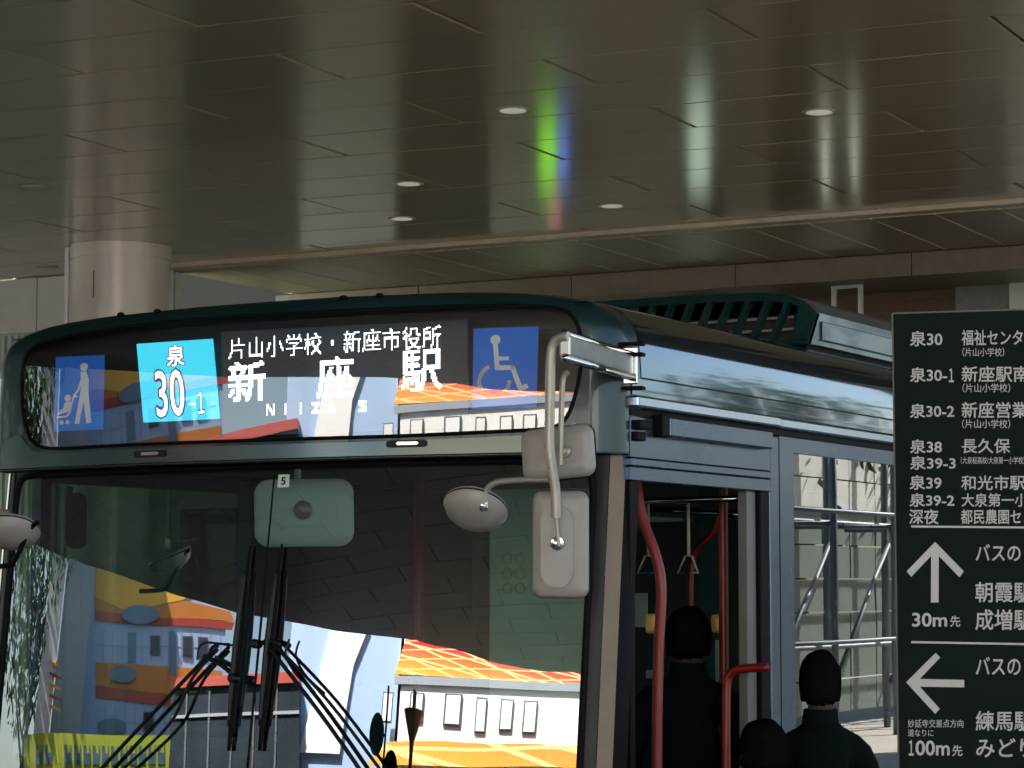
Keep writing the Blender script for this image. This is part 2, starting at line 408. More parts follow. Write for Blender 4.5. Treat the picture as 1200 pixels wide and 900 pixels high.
# trim and soffit beyond it
TA = Vector((-12.9, 14.38)); TB = Vector((4.7, 14.92)); td = (TB - TA).normalized(); tn = Vector((-td.y, td.x))
def tp(s, d, z): p = TA + td * s + tn * d; return Vector((p.x, p.y, z))
def tbox(s0, s1, d0, d1, z0, z1, name, m, par=None, bev=0, **k):
    g = MB(); L = [tp(s0, d0, 0), tp(s1, d0, 0), tp(s1, d1, 0), tp(s0, d1, 0)]
    g.prism([(p.x, p.y) for p in L], z1 - z0, Matrix.Translation((0, 0, z0)))
    return g.build(name, m, par, **k)
TL = (TB - TA).length
under(tbox(0, TL, -.04, .13, H - .045, H + .3, 'ceiling_trim', M['trim']), canopy)
for i in range(28):
    s0 = i * .63; o = tbox(s0 + .008, min(TL, s0 + .622), .14, 2.5, H - .06, H - .03, 'soffit_panel', M['soffit']); under(o, canopy)
    if s0 + .63 < TL: under(tbox(s0 + .622, s0 + .638, .14, 2.5, H - .066, H - .03, 'soffit_rib', M['trim']), canopy)
under(tbox(0, TL, .135, 4.0, H - .025, H + .3, 'soffit_slab', M['ceil_back']), canopy)
for i in range(9):
    s0 = -.2 + i * 2.0; under(tbox(s0 + .006, s0 + 1.994, 2.51, 2.6, H - .31, H - .07 + .0, 'fascia_panel', M['fascia']), canopy)
    # recessed deeper soffit
under(tbox(0, TL, 2.61, 7, H - .09, H - .03, 'inner_soffit', M['fascia']), canopy)
# downlights
for (px, py) in ((601, 129), (960, 131), (479, 215), (471, 256), (717, 241), (42, 220), (55, 312)):
    p = on(px, py, 2, H); e = empty('downlight', (p.x, p.y, H))
    g = MB(); g.lathe([(.10, -.006), (.13, -.006), (.135, .0), (.135, .006)], 28); o = g.build('lamp_rim', M['trim'], e, smooth=40)
    g = MB(); g.lathe([(0, -.009), (.10, -.008), (.10, -.002)], 28); o = g.build('lamp_disc', M['downlight'] if px > 100 else M['trim'], e)
    exec_parts.append(e)
lbl = ["round recessed ceiling downlight above the orange-lit left end of the lit strip nearest the frame centre"]
LD = ["recessed downlight in the ceiling left of the green and blue glow", "recessed downlight in the ceiling farthest right, above the roof unit",
      "upper of the two close downlights in mid ceiling", "lower of the two close downlights in mid ceiling",
      "recessed downlight in the ceiling just right of the green and blue glow", "faint downlight in the ceiling left of the round column, upper one",
      "faint downlight in the ceiling just above the white wall panels at far left"]
for e, l in zip(exec_parts, LD): tag(e, l, 'downlight', 'recessed ceiling downlights')
# round column
cc = (on(82, 283, 2, H) + on(200, 283, 2, H)) / 2; cc += Vector((-.24, .43, 0)) * 0.9 - _r * .07; cr = .53
col = empty('round_column', (cc.x, cc.y, 0), label='round beige clad column rising to the ceiling behind the bus', cat='column')
g = MB(); g.lathe([(cr, 0), (cr, 5.34)], 64); g.build('column_shaft', M['column'], col, smooth=60)
g = MB(); g.lathe([(cr - .012, 5.34), (cr - .012, 5.355), (cr, 5.355), (cr, 5.498)], 64); g.build('column_head_ring', M['column'], col, smooth=30)
for a in (205, 278):
    ca = R(a); d = Vector((cos(ca), sin(ca), 0)); g = MB()
    g.box((-.006, -.004, -.14), (.006, .004, .14), 0, frame(d * (cr + .002) + Vector((0, 0, 5.05)), (-d.y, d.x, 0), d) @ Matrix.Rotation(R(90), 4, 'X')); g.build('cladding_slot', M['pillar'], col)
p = cc - _r * (cr + .024) - Vector((_f.x, _f.y, 0)).normalized() * .05; g = MB(); g.tube([(p.x, p.y, 0), (p.x, p.y, 5.49)], .027, 14); o = g.build('bright_edge_line', M['edge_tube'], smooth=50); tag(o, 'slim glossy white tube added as the bright line on the left edge of the round column', 'bright_edge_line')  # white tube added to give the column its bright edge line
# left background: white panels over a ribbed wall
wl = empty('panelled_wall', (-18, 14.6, 0), label='white panel wall over pale green ribbed cladding at far left behind the bus', cat='wall')
for i in range(7):
    x0 = -12.9 - (i + 1) * 1.95
    g = MB(); g.box((x0 + .008, 14.5, 4.86), (x0 + 1.942, 14.56, H - .01), .004); under(g.build('wall_panel', M['panel_w']), wl)
g = MB(); g.box((-26.5, 14.57, 0), (-12.9, 14.7, H)); under(g.build('wall_core', M['rib']), wl)
g = MB(); xx = -26.5
while xx < -12.95:
    g.box((xx, 14.52, .2), (xx + .05, 14.568, 4.84)); xx += .1
under(g.build('cladding_rib', M['rib'], kind='stuff'), wl)
# building under the far end of the canopy
bb = empty('station_building', (-4, 21, 0), label='station building with brown wall, grey piers and dark shop glazing behind the bus', cat='building')
BY = 20.0
def bbox(x0, x1, z0, z1, m, name, y0=BY, y1=None, bev=0):
    g = MB(); g.box((x0, y0, z0), (x1, (y1 if y1 else y0 + .4), z1), bev); return under(g.build(name, m), bb)
bbox(-26, 6, 0, 7.5, M['darkshop'], 'shop_glazing', BY + .35, BY + .8)
bbox(-26, 6, 3.36, 8, M['ceil_darkened'], 'upper_wall', BY + .2, BY + .34)
bbox(-7.6, -5.72, 3.4, 5.9, M['brown'], 'brown_wall', BY + .1)
bbox(-5.7, -5.05, 0, 5.9, M['greyblock'], 'grey_pier')
bbox(-5.04, -2, 0, 5.9, M['panel_w'], 'pale_pier', BY - .05)
for (a, b) in ((350, 462), (575, 800), (850, 905)):
    x0 = on(a, 560, 1, BY).x; x1 = on(b, 560, 1, BY).x; bbox(x0, x1, 0, 5.9, M['pier'], 'pale_pier')
for i, x in enumerate([-25 + 2.4 * i for i in range(12)]): bbox(x, x + .08, 0, 3, M['bframe'], 'mullion', BY + .28, BY + .349)
bbox(-26, 6, 3.0, 3.35, M['brown'], 'shop_lintel', BY + .05, BY + .34)
# white door-like frame above the bus roof
g = MB(); a = on(974, 334, 1, 19.2); b = on(1010, 346, 1, 19.2); x0, x1, z1 = a.x, b.x, a.z; t = .05
g.box((x0, 19.2, z1 - 2.3), (x0 + t, 19.25, z1)); g.box((x1 - t, 19.2, z1 - 2.3), (x1, 19.25, z1)); g.box((x0 + t, 19.2, z1 - t), (x1 - t, 19.25, z1))
g.box((x0 + t, 19.2, z1 - 2.3), (x1 - t, 19.25, z1 - 2.25))
fr = g.build('hanging_sign_frame', M['panel_w']); tag(fr, 'thin white rectangular frame seen just above the roof unit of the bus', 'frame')
# lit signs on the building behind the bus (their glow shows in the glossy ceiling)
def litsign(px, w, z0, z1, col_, s, lab, y=19.6):
    p = on(px, 600, 1, y); e = empty('lit_sign', (p.x, y, z0), label=lab, cat='sign')
    g = MB(); g.box((-w / 2, 0, 0), (w / 2, .18, z1 - z0), .01); g.build('sign_case', M['blackp'], e)
    g = MB(); g.box((-w / 2 + .02, -.012, .02), (w / 2 - .02, -.002, z1 - z0 - .02)); g.build('sign_face', emis('lit ' + lab, col_, s), e)
litsign(643, .26, 3.2, 3.95, (.28, 1, .02), .55, 'lit green vertical shop sign behind the bus')
litsign(661, .13, 3.3, 3.9, (.1, .2, 1), .75, 'narrow lit blue shop sign beside the green one')
litsign(651, .22, 4.25, 4.45, (1, .25, .3), .35, 'small lit pink shop sign above the green one')
litsign(822, .3, 3.0, 4.2, (.75, 1, .8), 0.3, 'lit white shop sign on the pale pier behind the bus')
litsign(972, .08, 3.4, 4.4, (.9, 1, .8), 0.6, 'narrow lit white lamp panel behind the bus, left one')
litsign(1007, .08, 3.3, 4.3, (.9, 1, .8), 0.6, 'narrow lit white lamp panel behind the bus, right one')
# ================================================================== THE BUS
BW = 1.34; RF = 6.0; RC = .13; YSEAM = .42; XC = -BW
bus = empty('city_bus', (-1.34, 5, 0), label='dark green route bus with lit destination display, front towards the camera', cat='bus')
def B(o):
    o.parent = bus; o.matrix_parent_inverse = Matrix.Translation(bus.location).inverted(); return o
def hw(z):
    if z <= 2.5: return BW
    K = ((2.5, 0), (2.6, .001), (2.7, .006), (2.78, .018), (2.82, .038), (2.86, .085), (2.89, .16), (2.915, .30), (2.93, .55), (2.94, 1.0), (2.95, 1.5))
    for i in range(len(K) - 1):
        if z <= K[i + 1][0]:
            t = (z - K[i][0]) / (K[i + 1][0] - K[i][0]); h = K[i + 1][0] - K[i][0]
            sl = lambda j: (K[min(j + 1, len(K) - 1)][1] - K[max(j - 1, 0)][1]) / (K[min(j + 1, len(K) - 1)][0] - K[max(j - 1, 0)][0])
            m0, m1 = sl(i) * h, sl(i + 1) * h
            return BW - ((2 * t ** 3 - 3 * t * t + 1) * K[i][1] + (t ** 3 - 2 * t * t + t) * m0 + (-2 * t ** 3 + 3 * t * t) * K[i + 1][1] + (t ** 3 - t * t) * m1)
    return .34
def yprof(z):
    if z < 2.374: return .02 + (z - 1.0) * tan(R(6))
    y = .08 + (z - 2.4) * tan(R(1.3))
    if z > 2.8: t = min(1, (z - 2.8) / .14); y += .10 * (1 - sqrt(max(0, 1 - t * t)))
    return y
def S(s, z, low=None):
    w = max(hw(z), .3); yk = RF - sqrt((RF - RC) ** 2 - (w - RC) ** 2); ph = asin((w - RC) / (RF - RC)); y0 = yprof(z)
    a = abs(s); sg = 1 if s >= 0 else -1
    if a <= 1: x, y, n = RF * sin(a * ph), RF - RF * cos(a * ph), (sin(a * ph), -cos(a * ph))
    elif a <= 2: b = ph + (pi / 2 - ph) * (a - 1); x, y, n = w - RC + RC * sin(b), yk - RC * cos(b), (sin(b), -cos(b))
    else: x, y, n = w, yk + (YSEAM - y0 - yk) * (a - 2), (1, 0)
    return Vector((XC + sg * x, y0 + y, z)), Vector((sg * n[0], n[1], 0))
def SN(s, z):
    e = 2e-3; p = S(s, z)[0]; zz = z if z + e < 2.937 else 2.934
    a = S(s + e, zz)[0] - S(s - e, zz)[0]; b = S(s, zz + e)[0] - S(s, zz - e)[0] if abs(z - 2.374) > .003 else Vector((0, tan(R(1.3)), 1))
    n = a.cross(b).normalized(); return n if n.y < 0 or abs(n.y) < .3 and n.x * s > 0 else n
def U2s(u): a = abs(u); s = a / 1.22 if a <= 1.22 else (1 + (a - 1.22) / .19 if a < 1.41 else 2 + (a - 1.41) / .12); return s if u >= 0 else -s
def s2U(s): a = abs(s); u = a * 1.22 if a <= 1 else (1.22 + (a - 1) * .19 if a < 2 else 1.41 + (a - 2) * .12); return u if s >= 0 else -u
def inv(px, py, top):
    s = 0; z = 2.6 if top else 1.9; zl, zh = (2.376, 2.93) if top else (1.0, 2.37)
    for _ in range(14):
        a, b = -1.2, 1.6
        for _ in range(24):
            m = (a + b) / 2
            if proj(S(m, z)[0])[0] < px: a = m
            else: b = m
        s = (a + b) / 2; a, b = zl, zh
        for _ in range(24):
            m = (a + b) / 2
            if proj(S(s, m)[0])[1] > py: a = m
            else: b = m
        z = (a + b) / 2
    return s, z
def densify(P, d=.012):
    out = []
    for i in range(len(P)):
        a, b = Vector(P[i]), Vector(P[(i + 1) % len(P)]); n = max(1, int((b - a).length / d))
        for k in range(n): q = a.lerp(b, k / n); out.append((q.x, q.y))
    return out
def chaikin(P, it=2):
    for _ in range(it):
        Q = []
        for i in range(len(P)):
            a, b = P[i], P[(i + 1) % len(P)]
            Q += [(a[0] * .75 + b[0] * .25, a[1] * .75 + b[1] * .25), (a[0] * .25 + b[0] * .75, a[1] * .25 + b[1] * .75)]
        P = Q
    return P
def surf(name, outline, holes, m, step=.03, off=0., parent=None, flip=False, stepz=None):
    """trim-curve fill of the bus front surface; outline / holes in (U, z)"""
    pts = []; edges = []
    def loop(P):
        n0 = len(pts); pts.extend([Vector(p) for p in P]); n = len(P)
        edges.extend([(n0 + i, n0 + (i + 1) % n) for i in range(n)])
    loop(outline)
    for h in holes: loop(h)
    us = [p[0] for p in outline]; zs = [p[1] for p in outline]; sz = stepz or step
    # keep grid points off the outline
    allb = outline + [q for h in holes for q in h]
    cell = {}
    for q in allb: cell.setdefault((int(q[0] // step), int(q[1] // sz)), []).append(q)
    u = min(us) + step * .5
    while u < max(us):
        st = step if abs(u) < 1.2 else step * .45
        z = min(zs) + sz * .5
        while z < max(zs):
            if inside((u, z), outline) and not any(inside((u, z), h) for h in holes):
                c = (int(u // step), int(z // sz)); ok = True
                for dx in (-1, 0, 1):
                    for dy in (-1, 0, 1):
                        for q in cell.get((c[0] + dx, c[1] + dy), ()):
                            if abs(q[0] - u) < st * .4 and abs(q[1] - z) < sz * .4: ok = False
                if ok: pts.append(Vector((u, z)))
            z += sz if z < 2.78 else sz * .35
        u += st
    r = delaunay_2d_cdt(pts, edges, [], 0, 1e-5); V, F = r[0], r[2]
    fs = []
    for f in F:
        c = (sum(V[i].x for i in f) / len(f), sum(V[i].y for i in f) / len(f))
        if inside(c, outline) and not any(inside(c, h) for h in holes): fs.append(list(f))
    co = []; no = []
    for v in V:
        s = U2s(v.x); n = SN(s, v.y); co.append(S(s, v.y)[0] + n * off); no.append(n)
    # orient outward
    a, b, c = fs[0][:3]
    if (co[b] - co[a]).cross(co[c] - co[a]).dot(no[a]) < 0: fs = [f[::-1] for f in fs]
    me = bpy.data.meshes.new(name); me.from_pydata([tuple(c) for c in co], [], fs); me.validate()
    for p in me.polygons: p.use_smooth = True
    me.normals_split_custom_set_from_vertices([tuple(n) for n in no])
    o = link(name, me, m)
    return B(o) if parent is None else o
def gasket(name, loop, r, m, off=.002, lift=0):
    P = [S(U2s(u), z)[0] + SN(U2s(u), z) * (off + lift) for u, z in loop]
    g = MB(); g.tube(P, r, 8, closed=True); return B(g.build(name, m, smooth=True))
def pxloop(P, top, it=2, lim=1.0):
    L = []
    for px, py in P:
        s, z = inv(px, py, top); s = max(-.985, min(lim, s)); L.append((s2U(s), z))
    return densify(chaikin(L, it), .012)
DG = pxloop([(26, 470), (26, 440), (33, 412), (46, 402), (110, 388), (190, 378.5), (267, 371.7), (400, 365), (483, 361), (617, 358), (668, 361), (684, 376), (685, 405), (679, 445), (667, 488), (650, 502.5), (600, 505), (483, 510.7), (400, 513), (267, 517), (133, 522), (58, 527), (38, 520), (29, 498)], True)
WS = pxloop([(20, 640), (20, 590), (34, 562), (70, 557), (200, 552.5), (400, 545), (610, 537), (672, 536), (692, 552), (696, 640), (693, 760), (690, 900)], False, 2)
zb = 1.2
WS = [(u, z) for u, z in WS if z > 1.6]
# rebuild the windshield outline: symmetric, bottom at zb
zt = lambda u: 2.345
top_pts = [inv(x, y, False)[1] for x, y in ((200, 552.5), (400, 545), (600, 537))]
ztop = sum(top_pts) / 3
WS = [(-1.205, zb + .08), (-1.16, zb), (1.17, zb), (1.215, zb + .08), (1.218, ztop - .10), (1.20, ztop - .01), (1.10, ztop), (-1.10, ztop), (-1.195, ztop - .01), (-1.205, ztop - .10)]
WS = densify(chaikin(densify(WS, .12), 2), .012)
UE = s2U(3)
mask_out = densify([(-UE, 2.376), (UE, 2.376), (UE, 2.9385), (-UE, 2.9385)], .02)
surf('front_mask', mask_out, [DG], M['green'], .03)
# silver-green band under the destination glass: lower part of the mask, 3 mm proud
bl = [(-1.40, 2.379)] + [(1.36, 2.379)]
bot = []
gb = sorted([(u, z) for u, z in DG if z < 2.55], key=lambda q: q[0])
zlow = lambda u: min([z for (uu, z) in DG if abs(uu - u) < .03] or [2.45])
band = [(-1.38, 2.381), (1.235, 2.381), (1.225, 2.43)]
n = 60
for i in range(n + 1):
    u = 1.19 - 2.34 * i / n; band.append((u, min(zlow(u), 2.52) - .016))
band += [(-1.25, 2.46), (-1.38, 2.5)]
surf('silver_band', densify(band, .02), [], M['band'], .03, off=.003)
surf('destination_glass', DG, [], M['glass_top'], .025, off=.001)
gasket('glass_gasket', DG, .0065, M['rubber'])
glass_w = surf('windshield', WS, [], M['glass_wind'], .03, off=0)
gasket('windshield_gasket', WS, .012, M['rubber'])
# brow lip between mask and windshield
g = MB(); N = 160; prev = None
for i in range(N + 1):
    s = -2.9 + 5.8 * i / N; a = S(s, 2.377)[0]; b = S(s, 2.373)[0]; c = b + Vector((0, .02, .01))
    row = [g.bm.verts.new(v) for v in (a + Vector((0, 0, .003)), a, Vector((b.x, b.y, 2.372)), Vector((b.x, b.y, ztop + .012)))]
    if prev:
        for k in range(3): g.bm.faces.new((prev[k], row[k], row[k + 1], prev[k + 1]))
    prev = row
B(g.build('windshield_brow', M['blackp'], smooth=40))
g = MB(); g.tube([S(-1.05 + 2.08 * i / 80, ztop + .016)[0] + Vector((0, -.012, 0)) for i in range(81)], .006, 8); B(g.build('brow_trim', M['band'], smooth=True))
# corners beside the windshield
for sg, mm in ((1, 'pillar'), (-1, 'band')):
    e0 = 1.228; e1 = 1.270 if sg > 0 else 1.262
    a = [(sg * e0, zb - .2), (sg * e1, zb - .2), (sg * e1, 2.371), (sg * e0, 2.371)]
    surf('pillar_black_edge', densify(a, .02), [], M['blackp'], .03, off=.001)
    a = [(sg * (e1 + .002), zb - .2), (sg * (1.328 if sg > 0 else UE), zb - .2), (sg * (1.328 if sg > 0 else UE), 2.371), (sg * (e1 + .002), 2.371)]
    surf('corner_pillar', densify(a, .02), [], M[mm], .03, off=.004)
surf('pillar_black_edge', densify([(1.330, zb - .2), (1.40, zb - .2), (1.40, 2.371), (1.330, 2.371)], .02), [], M['rubber'], .03, off=.001)
# windshield surround above/below the glass
rim = [(-1.228, zb - .2), (1.228, zb - .2), (1.228, 2.371), (-1.228, 2.371)]
surf('windshield_surround', densify(rim, .02), [WS], M['blackp'], .04, off=-.002)
surf('lower_front_panel', densify([(-UE, .35), (UE, .35), (UE, zb - .205), (-UE, zb - .205)], .04), [], M['green'], .06)
for sx in (-1, 1):
    for k in (0, 1):
        p, nn = S(sx * (.62 + .16 * k), .72); g = MB(); g.lathe([(0, .0), (.05, .004), (.075, .012), (.085, 0), (.085, -.03)], 24, frame(p + Vector((0, -.004, 0)), (1, 0, 0), Vector((nn.x, nn.y, 0)))); B(g.build('headlight', M['chrome'], smooth=40))
g = MB(); g.box((-2.6, .02, .28), (-.08, .2, .36), .01); B(g.build('bumper', M['blackp']))
# grip recesses in the band
for (px, py) in ((177, 532), (477, 520)):
    s, z = inv(px, py, True); p = S(s, z)[0]; nn = SN(s, z); tx = Vector((0, 0, 1)).cross(-nn); F = frame(p + nn * .004, tx, nn)
    g = MB(); g.prism(rrect(.15, .024, .012), .004, F); o = B(g.build('grip_recess', M['blackp']))
    g = MB(); g.prism(rrect(.085, .011, .005, cx=-.01), .012, F @ Matrix.Translation((0, 0, .004)), .003); g.build('grip', M['chrome'], o)
# --- destination cavity with the displays
def dpoint(cx, cy, depth):
    s, z = inv(cx, cy, True); p = S(s, z)[0]; n = SN(s, z); return p - n * depth, n
g = MB(); N = 60
prev = None
for i in range(N + 1):
    s = -.995 + 1.99 * i / N
    pz = S(s, 2.6)[0]; row = [g.bm.verts.new(Vector((pz.x, pz.y + d, z))) for z, d in ((2.875, .03), (2.87, .10), (2.39, .10), (2.385, .01))]
    if prev:
        for k in range(3): g.bm.faces.new((prev[k], row[k], row[k + 1], prev[k + 1]))
    prev = row
B(g.build('display_housing', M['blackp'], smooth=30))
P0, N0 = dpoint(403, 440, .04)
Q = lambda pts, P=P0, Nn=N0: [onplane(x, y, P, Nn) for x, y in pts]
EXPO = 2 ** SC.view_settings.exposure
def plate(name, C, m, parent=None, th=.006):
    n = (C[1] - C[0]).cross(C[3] - C[0]).normalized()
    if n.dot(CAM - C[0]) < 0: n = -n
    g = MB(); f = [g.bm.verts.new(c) for c in C]; b = [g.bm.verts.new(c - n * th) for c in C]
    g.bm.faces.new(f); g.bm.faces.new(b[::-1])
    for i in range(4): g.bm.faces.new((f[i], f[(i + 1) % 4], b[(i + 1) % 4], b[i]))
    o = g.build(name, m, parent); return o if parent else B(o)
LC = Q([(259, 389), (547, 374.5), (549, 500), (262, 512)])
led_off = emis('led matrix background', (.5, .6, .7), .014 , (170, 170, .4, .25), base=(.008, .009, .011))
led = plate('led_display', LC, led_off)
uvme = led.data; uv = uvme.uv_layers.new(name='grid'); exx = (LC[1] - LC[0]).normalized(); nn_ = (LC[1] - LC[0]).cross(LC[3] - LC[0]).normalized()
for lp in uvme.loops:
    q = uvme.vertices[lp.vertex_index].co; uv.data[lp.index].uv = (q.dot(exx), q.dot(nn_.cross(exx)))
led_w = emis('white led characters', (.85, .95, 1), 1.6 / EXPO * 1.6, (190, 190, .22, .45))
from mathutils.bvhtree import BVHTree
def led_text(txt, C, rows, cols, bold=0.):
    me = text_mesh(txt); V = [v.co.copy() for v in me.vertices]; F = [tuple(p.vertices) for p in me.polygons]
    x0, x1 = min(v.x for v in V), max(v.x for v in V); y0, y1 = min(v.y for v in V), max(v.y for v in V)
    T_ = BVHTree.FromPolygons([(v.x, v.y, 0) for v in V], F); bpy.data.meshes.remove(me)
    n = (C[1] - C[0]).cross(C[3] - C[0]).normalized()
    if n.dot(CAM - C[0]) < 0: n = -n
    bm = bmesh.new(); cw = (x1 - x0) / cols; ch = (y1 - y0) / rows
    for i in range(cols):
        for k in range(rows):
            cx = x0 + (i + .5) * cw; cy = y1 - (k + .5) * ch; hit = 0
            for ox in (-.33, 0, .33):
                for oy in (-.33, 0, .33):
                    if T_.ray_cast(Vector((cx + ox * cw * (1 + bold), cy + oy * ch * (1 + bold), 1)), Vector((0, 0, -1)), 2)[0]: hit += 1
            if hit >= 4 - (2 if bold else 0):
                u = (i + .5) / cols; v = (k + .5) / rows; du = .41 / cols; dv = .41 / rows
                bm.faces.new([bm.verts.new(bil(C, u + sx * du, v + sy * dv) + n * .001) for sx, sy in ((-1, -1), (1, -1), (1, 1), (-1, 1))])
    m_ = bpy.data.meshes.new('led_lettering'); bm.to_mesh(m_); bm.free(); return link('led_lettering', m_, led_w, led, kind='stuff')
led_w = emis('white led characters', (.85, .95, 1), 4.2 / EXPO)
led_text('片山小学校・新座市役所', Q([(268, 397), (517, 380.5), (517, 407.5), (268, 421)]), 16, 150)
led_text('新', Q([(267.5, 425.5), (311.5, 422), (311.5, 469), (268, 471.5)]), 24, 24, .6)
led_text('座', Q([(371.5, 419), (414.5, 416.5), (414.5, 464.5), (371.5, 467)]), 24, 24, .6)
led_text('駅', Q([(470.5, 411.5), (518, 408), (518, 456), (470.5, 460)]), 26, 26, .5)
for i, ch in enumerate('NIIZA S'):
    if ch == ' ': continue
    x = 317 + 17.75 * i if i < 5 else 425; ww = 4.8 if ch != 'I' else .9
    yt = 473.5 - (x - 317) * .038
    led_text(ch, Q([(x - ww, yt), (x + ww, yt - .4), (x + ww, yt + 13), (x - ww, yt + 13.4)]), 8, 6 if ch != 'I' else 1, .6)
#LEDFN
P1, N1 = dpoint(208, 450, .04)
Q1 = lambda pts: [onplane(x, y, P1, N1) for x, y in pts]
cyan = emis('cyan route display', (.06, .75, 1), 1.1 / EXPO * 1.15, (190, 190, .25, .8)); rb = plate('route_display', Q1([(160, 403), (248.5, 397), (257, 490.5), (168, 495)]), cyan)
rme = rb.data; uv = rme.uv_layers.new(name='grid')
for lp in rme.loops: q = rme.vertices[lp.vertex_index].co; uv.data[lp.index].uv = (q.dot(exx), q.z)
navy = emis('navy led outline', (.02, .05, .45), .35 / EXPO); ledw2 = emis('white route number', (.9, .97, 1), 1.5 / EXPO * 1.4)
for txt, C, bo in (('泉', [(194.5, 404.5), (217.5, 403), (218, 429.5), (195, 431)], .0), ('30', [(179, 433), (216, 430), (220, 489), (183, 491.5)], .0), ('-', [(221, 472.5), (230, 472), (230.2, 474.5), (221.2, 475)], .0), ('１', [(231.5, 459), (239, 458.3), (240.5, 485), (233, 486)], .0)):
    a = Q1(C); fit_text('route_number_outline', txt, a, navy, rb, .0012, .07 if txt == '泉' else .05 if txt == '30' else .06)
    cx = sum(p[0] for p in C) / 4; cy = sum(p[1] for p in C) / 4
    C2 = [((x - cx) * .90 + cx, (y - cy) * .93 + cy) for x, y in C]
    fit_text('route_number', txt, Q1(C2), ledw2, rb, .002, .02 if txt == '泉' else .008)
# stickers behind the glass
P2, N2 = dpoint(592, 430, .012)
C = [onplane(x, y, P2, N2) for x, y in ((555, 385), (631, 382.5), (628.5, 477), (553.5, 479.5))]
st = plate('wheelchair_sticker', C, M['sticker_b'], th=.003); A = 228 / 285.
pol = [disc(.346, .15, .078, A)] + stroke([(.346, .2), (.385, .52)], .075, A) + stroke([(.36, .385), (.56, .385)], .06, A) + stroke([(.375, .50), (.62, .50), (.75, .77), (.86, .73)], .075, A)
arc = [(.34 + .235 * cos(R(a)), .67 + .235 * A * sin(R(a))) for a in range(238, 9, -12)]
arc = [(.34 + .235 * cos(R(a)), .66 + .235 * A * sin(R(a))) for a in range(0, 251, 10)]
pol += stroke(arc, .06, A); poly_in('wheelchair_symbol', pol, C, M['white'], st, .0015)
P3, N3 = dpoint(94, 460, .012)
C = [onplane(x, y, P3, N3) for x, y in ((65.5, 418.5), (122, 416), (120.5, 503), (62.5, 505.5))]
st = plate('pushchair_sticker', C, M['sticker_b'], th=.003); A = 176 / 260.
f = lambda x, y: ((x - 193) / 172, (y - 292) / 258)
pol = [disc(*f(296, 330), .082, A), [f(284, 348), f(304, 346), f(314, 372), f(314, 420), f(326, 526), f(309, 528), f(297, 452), f(284, 528), f(268, 528), f(284, 425), f(287, 392)]]
pol += stroke([f(292, 366), f(278, 410), f(262, 432)], .045, A) + [disc(*f(242, 437), .07, A), [f(232, 450), f(254, 450), f(256, 478), f(240, 486), f(204, 496), f(212, 478), f(226, 472)]]
pol += stroke([f(276, 432), f(262, 432), f(250, 486), f(240, 500), f(204, 502)], .035, A) + [disc(*f(222, 521), .042, A), disc(*f(243, 521), .042, A)]
poly_in('pushchair_symbol', pol, C, M['white'], st, .0015)

# --- roof and sides
def shell(name, z0, z1, y0, y1, m, side=1, off=0., nz=14, ny=24):
    g = MB(); rows = []
    zs = [z0 + (z1 - z0) * (1 - (1 - i / nz) ** 1.0) for i in range(nz + 1)]
    for z in zs:
        x = XC + side * (hw(z) + off); rows.append([g.bm.verts.new((x, y0 + (y1 - y0) * j / ny, z)) for j in range(ny + 1)])
    for a, b in zip(rows, rows[1:]):
        for j in range(ny): g.bm.faces.new((a[j], a[j + 1], b[j + 1], b[j]))
    o = g.build(name, m, smooth=True)
    if side > 0: 
        me = o.data
        if me.polygons[0].normal.x < 0: me.flip_normals()
    return B(o)
LEN = 10.8
shell('roof_side_panel', 2.634, 2.92, YSEAM + .004, LEN, M['green_side'], 1, .002, 26)
shell('cant_rail_panel', 2.572, 2.627, YSEAM - .07, LEN, M['green_side'], 1, .004, 4)
shell('panel_joint', 2.56, 2.66, YSEAM - .07, LEN, M['blackp'], 1, -.006, 4)
shell('roof_side_panel', 2.40, 2.92, YSEAM + .004, LEN, M['green_side'], -1, 0, 30)
# roof top
g = MB(); rows = []
for i in range(41):
    x = -1 + 2 * i / 40; w = hw(2.92); X = XC + x * w; z = 2.92 + .02 * (1 - x ** 4)
    rows.append([g.bm.verts.new((X, YSEAM - .04 + (LEN - YSEAM + .04) * j / 6, z)) for j in range(7)])
for a, b in zip(rows, rows[1:]):
    for j in range(6): g.bm.faces.new((a[j], b[j], b[j + 1], a[j + 1]))
B(g.build('roof', M['green'], smooth=True))
# seam strip, front/side
g = MB(); zs = [1.0 + 1.4 * i / 20 for i in range(21)] + [2.4 + .53 * i / 30 for i in range(31)]
P = [S(3, z)[0] + Vector((.0015, .0, 0)) for z in zs if z > 2.38]; g.tube(P, .0045, 6); B(g.build('seam_strip', M['rubber'], smooth=True))
# lower body sides, rear
g = MB(); g.box((-.03, 3.0, .32), (.0, LEN, 1.2)); B(g.build('side_panel', M['green_side']))
g = MB(); g.box((-.03, 1.47, .32), (.0, 2.99, 1.2)); B(g.build('side_panel', M['green_side']))
g = MB(); g.box((-2.68, .5, .32), (-2.65, LEN, 1.2)); B(g.build('side_panel', M['green_side']))
g = MB(); g.box((-2.66, LEN, .32), (-.02, LEN + .05, 2.9), .02); B(g.build('rear_panel', M['green']))
for y in (2.1 + .9, 8.2):
    for sx in (-.16, -2.52):
        w_ = MB(); w_.lathe([(.0, -.12), (.3, -.12), (.47, -.1), (.49, -.05), (.49, .05), (.47, .1), (.3, .12)], 36, frame((sx, y, .49), (0, 1, 0), (1, 0, 0))); o = B(w_.build('wheel', M['rubber'], smooth=40))
        w_ = MB(); w_.lathe([(0, .10), (.1, .13), (.12, .08), (.26, .05), (.29, .124), (.3, .124)], 30, frame((sx, y, .49), (0, 1, 0), (1 if sx > -1 else -1, 0, 0))); w_.build('rim', M['chrome'], o, smooth=40)
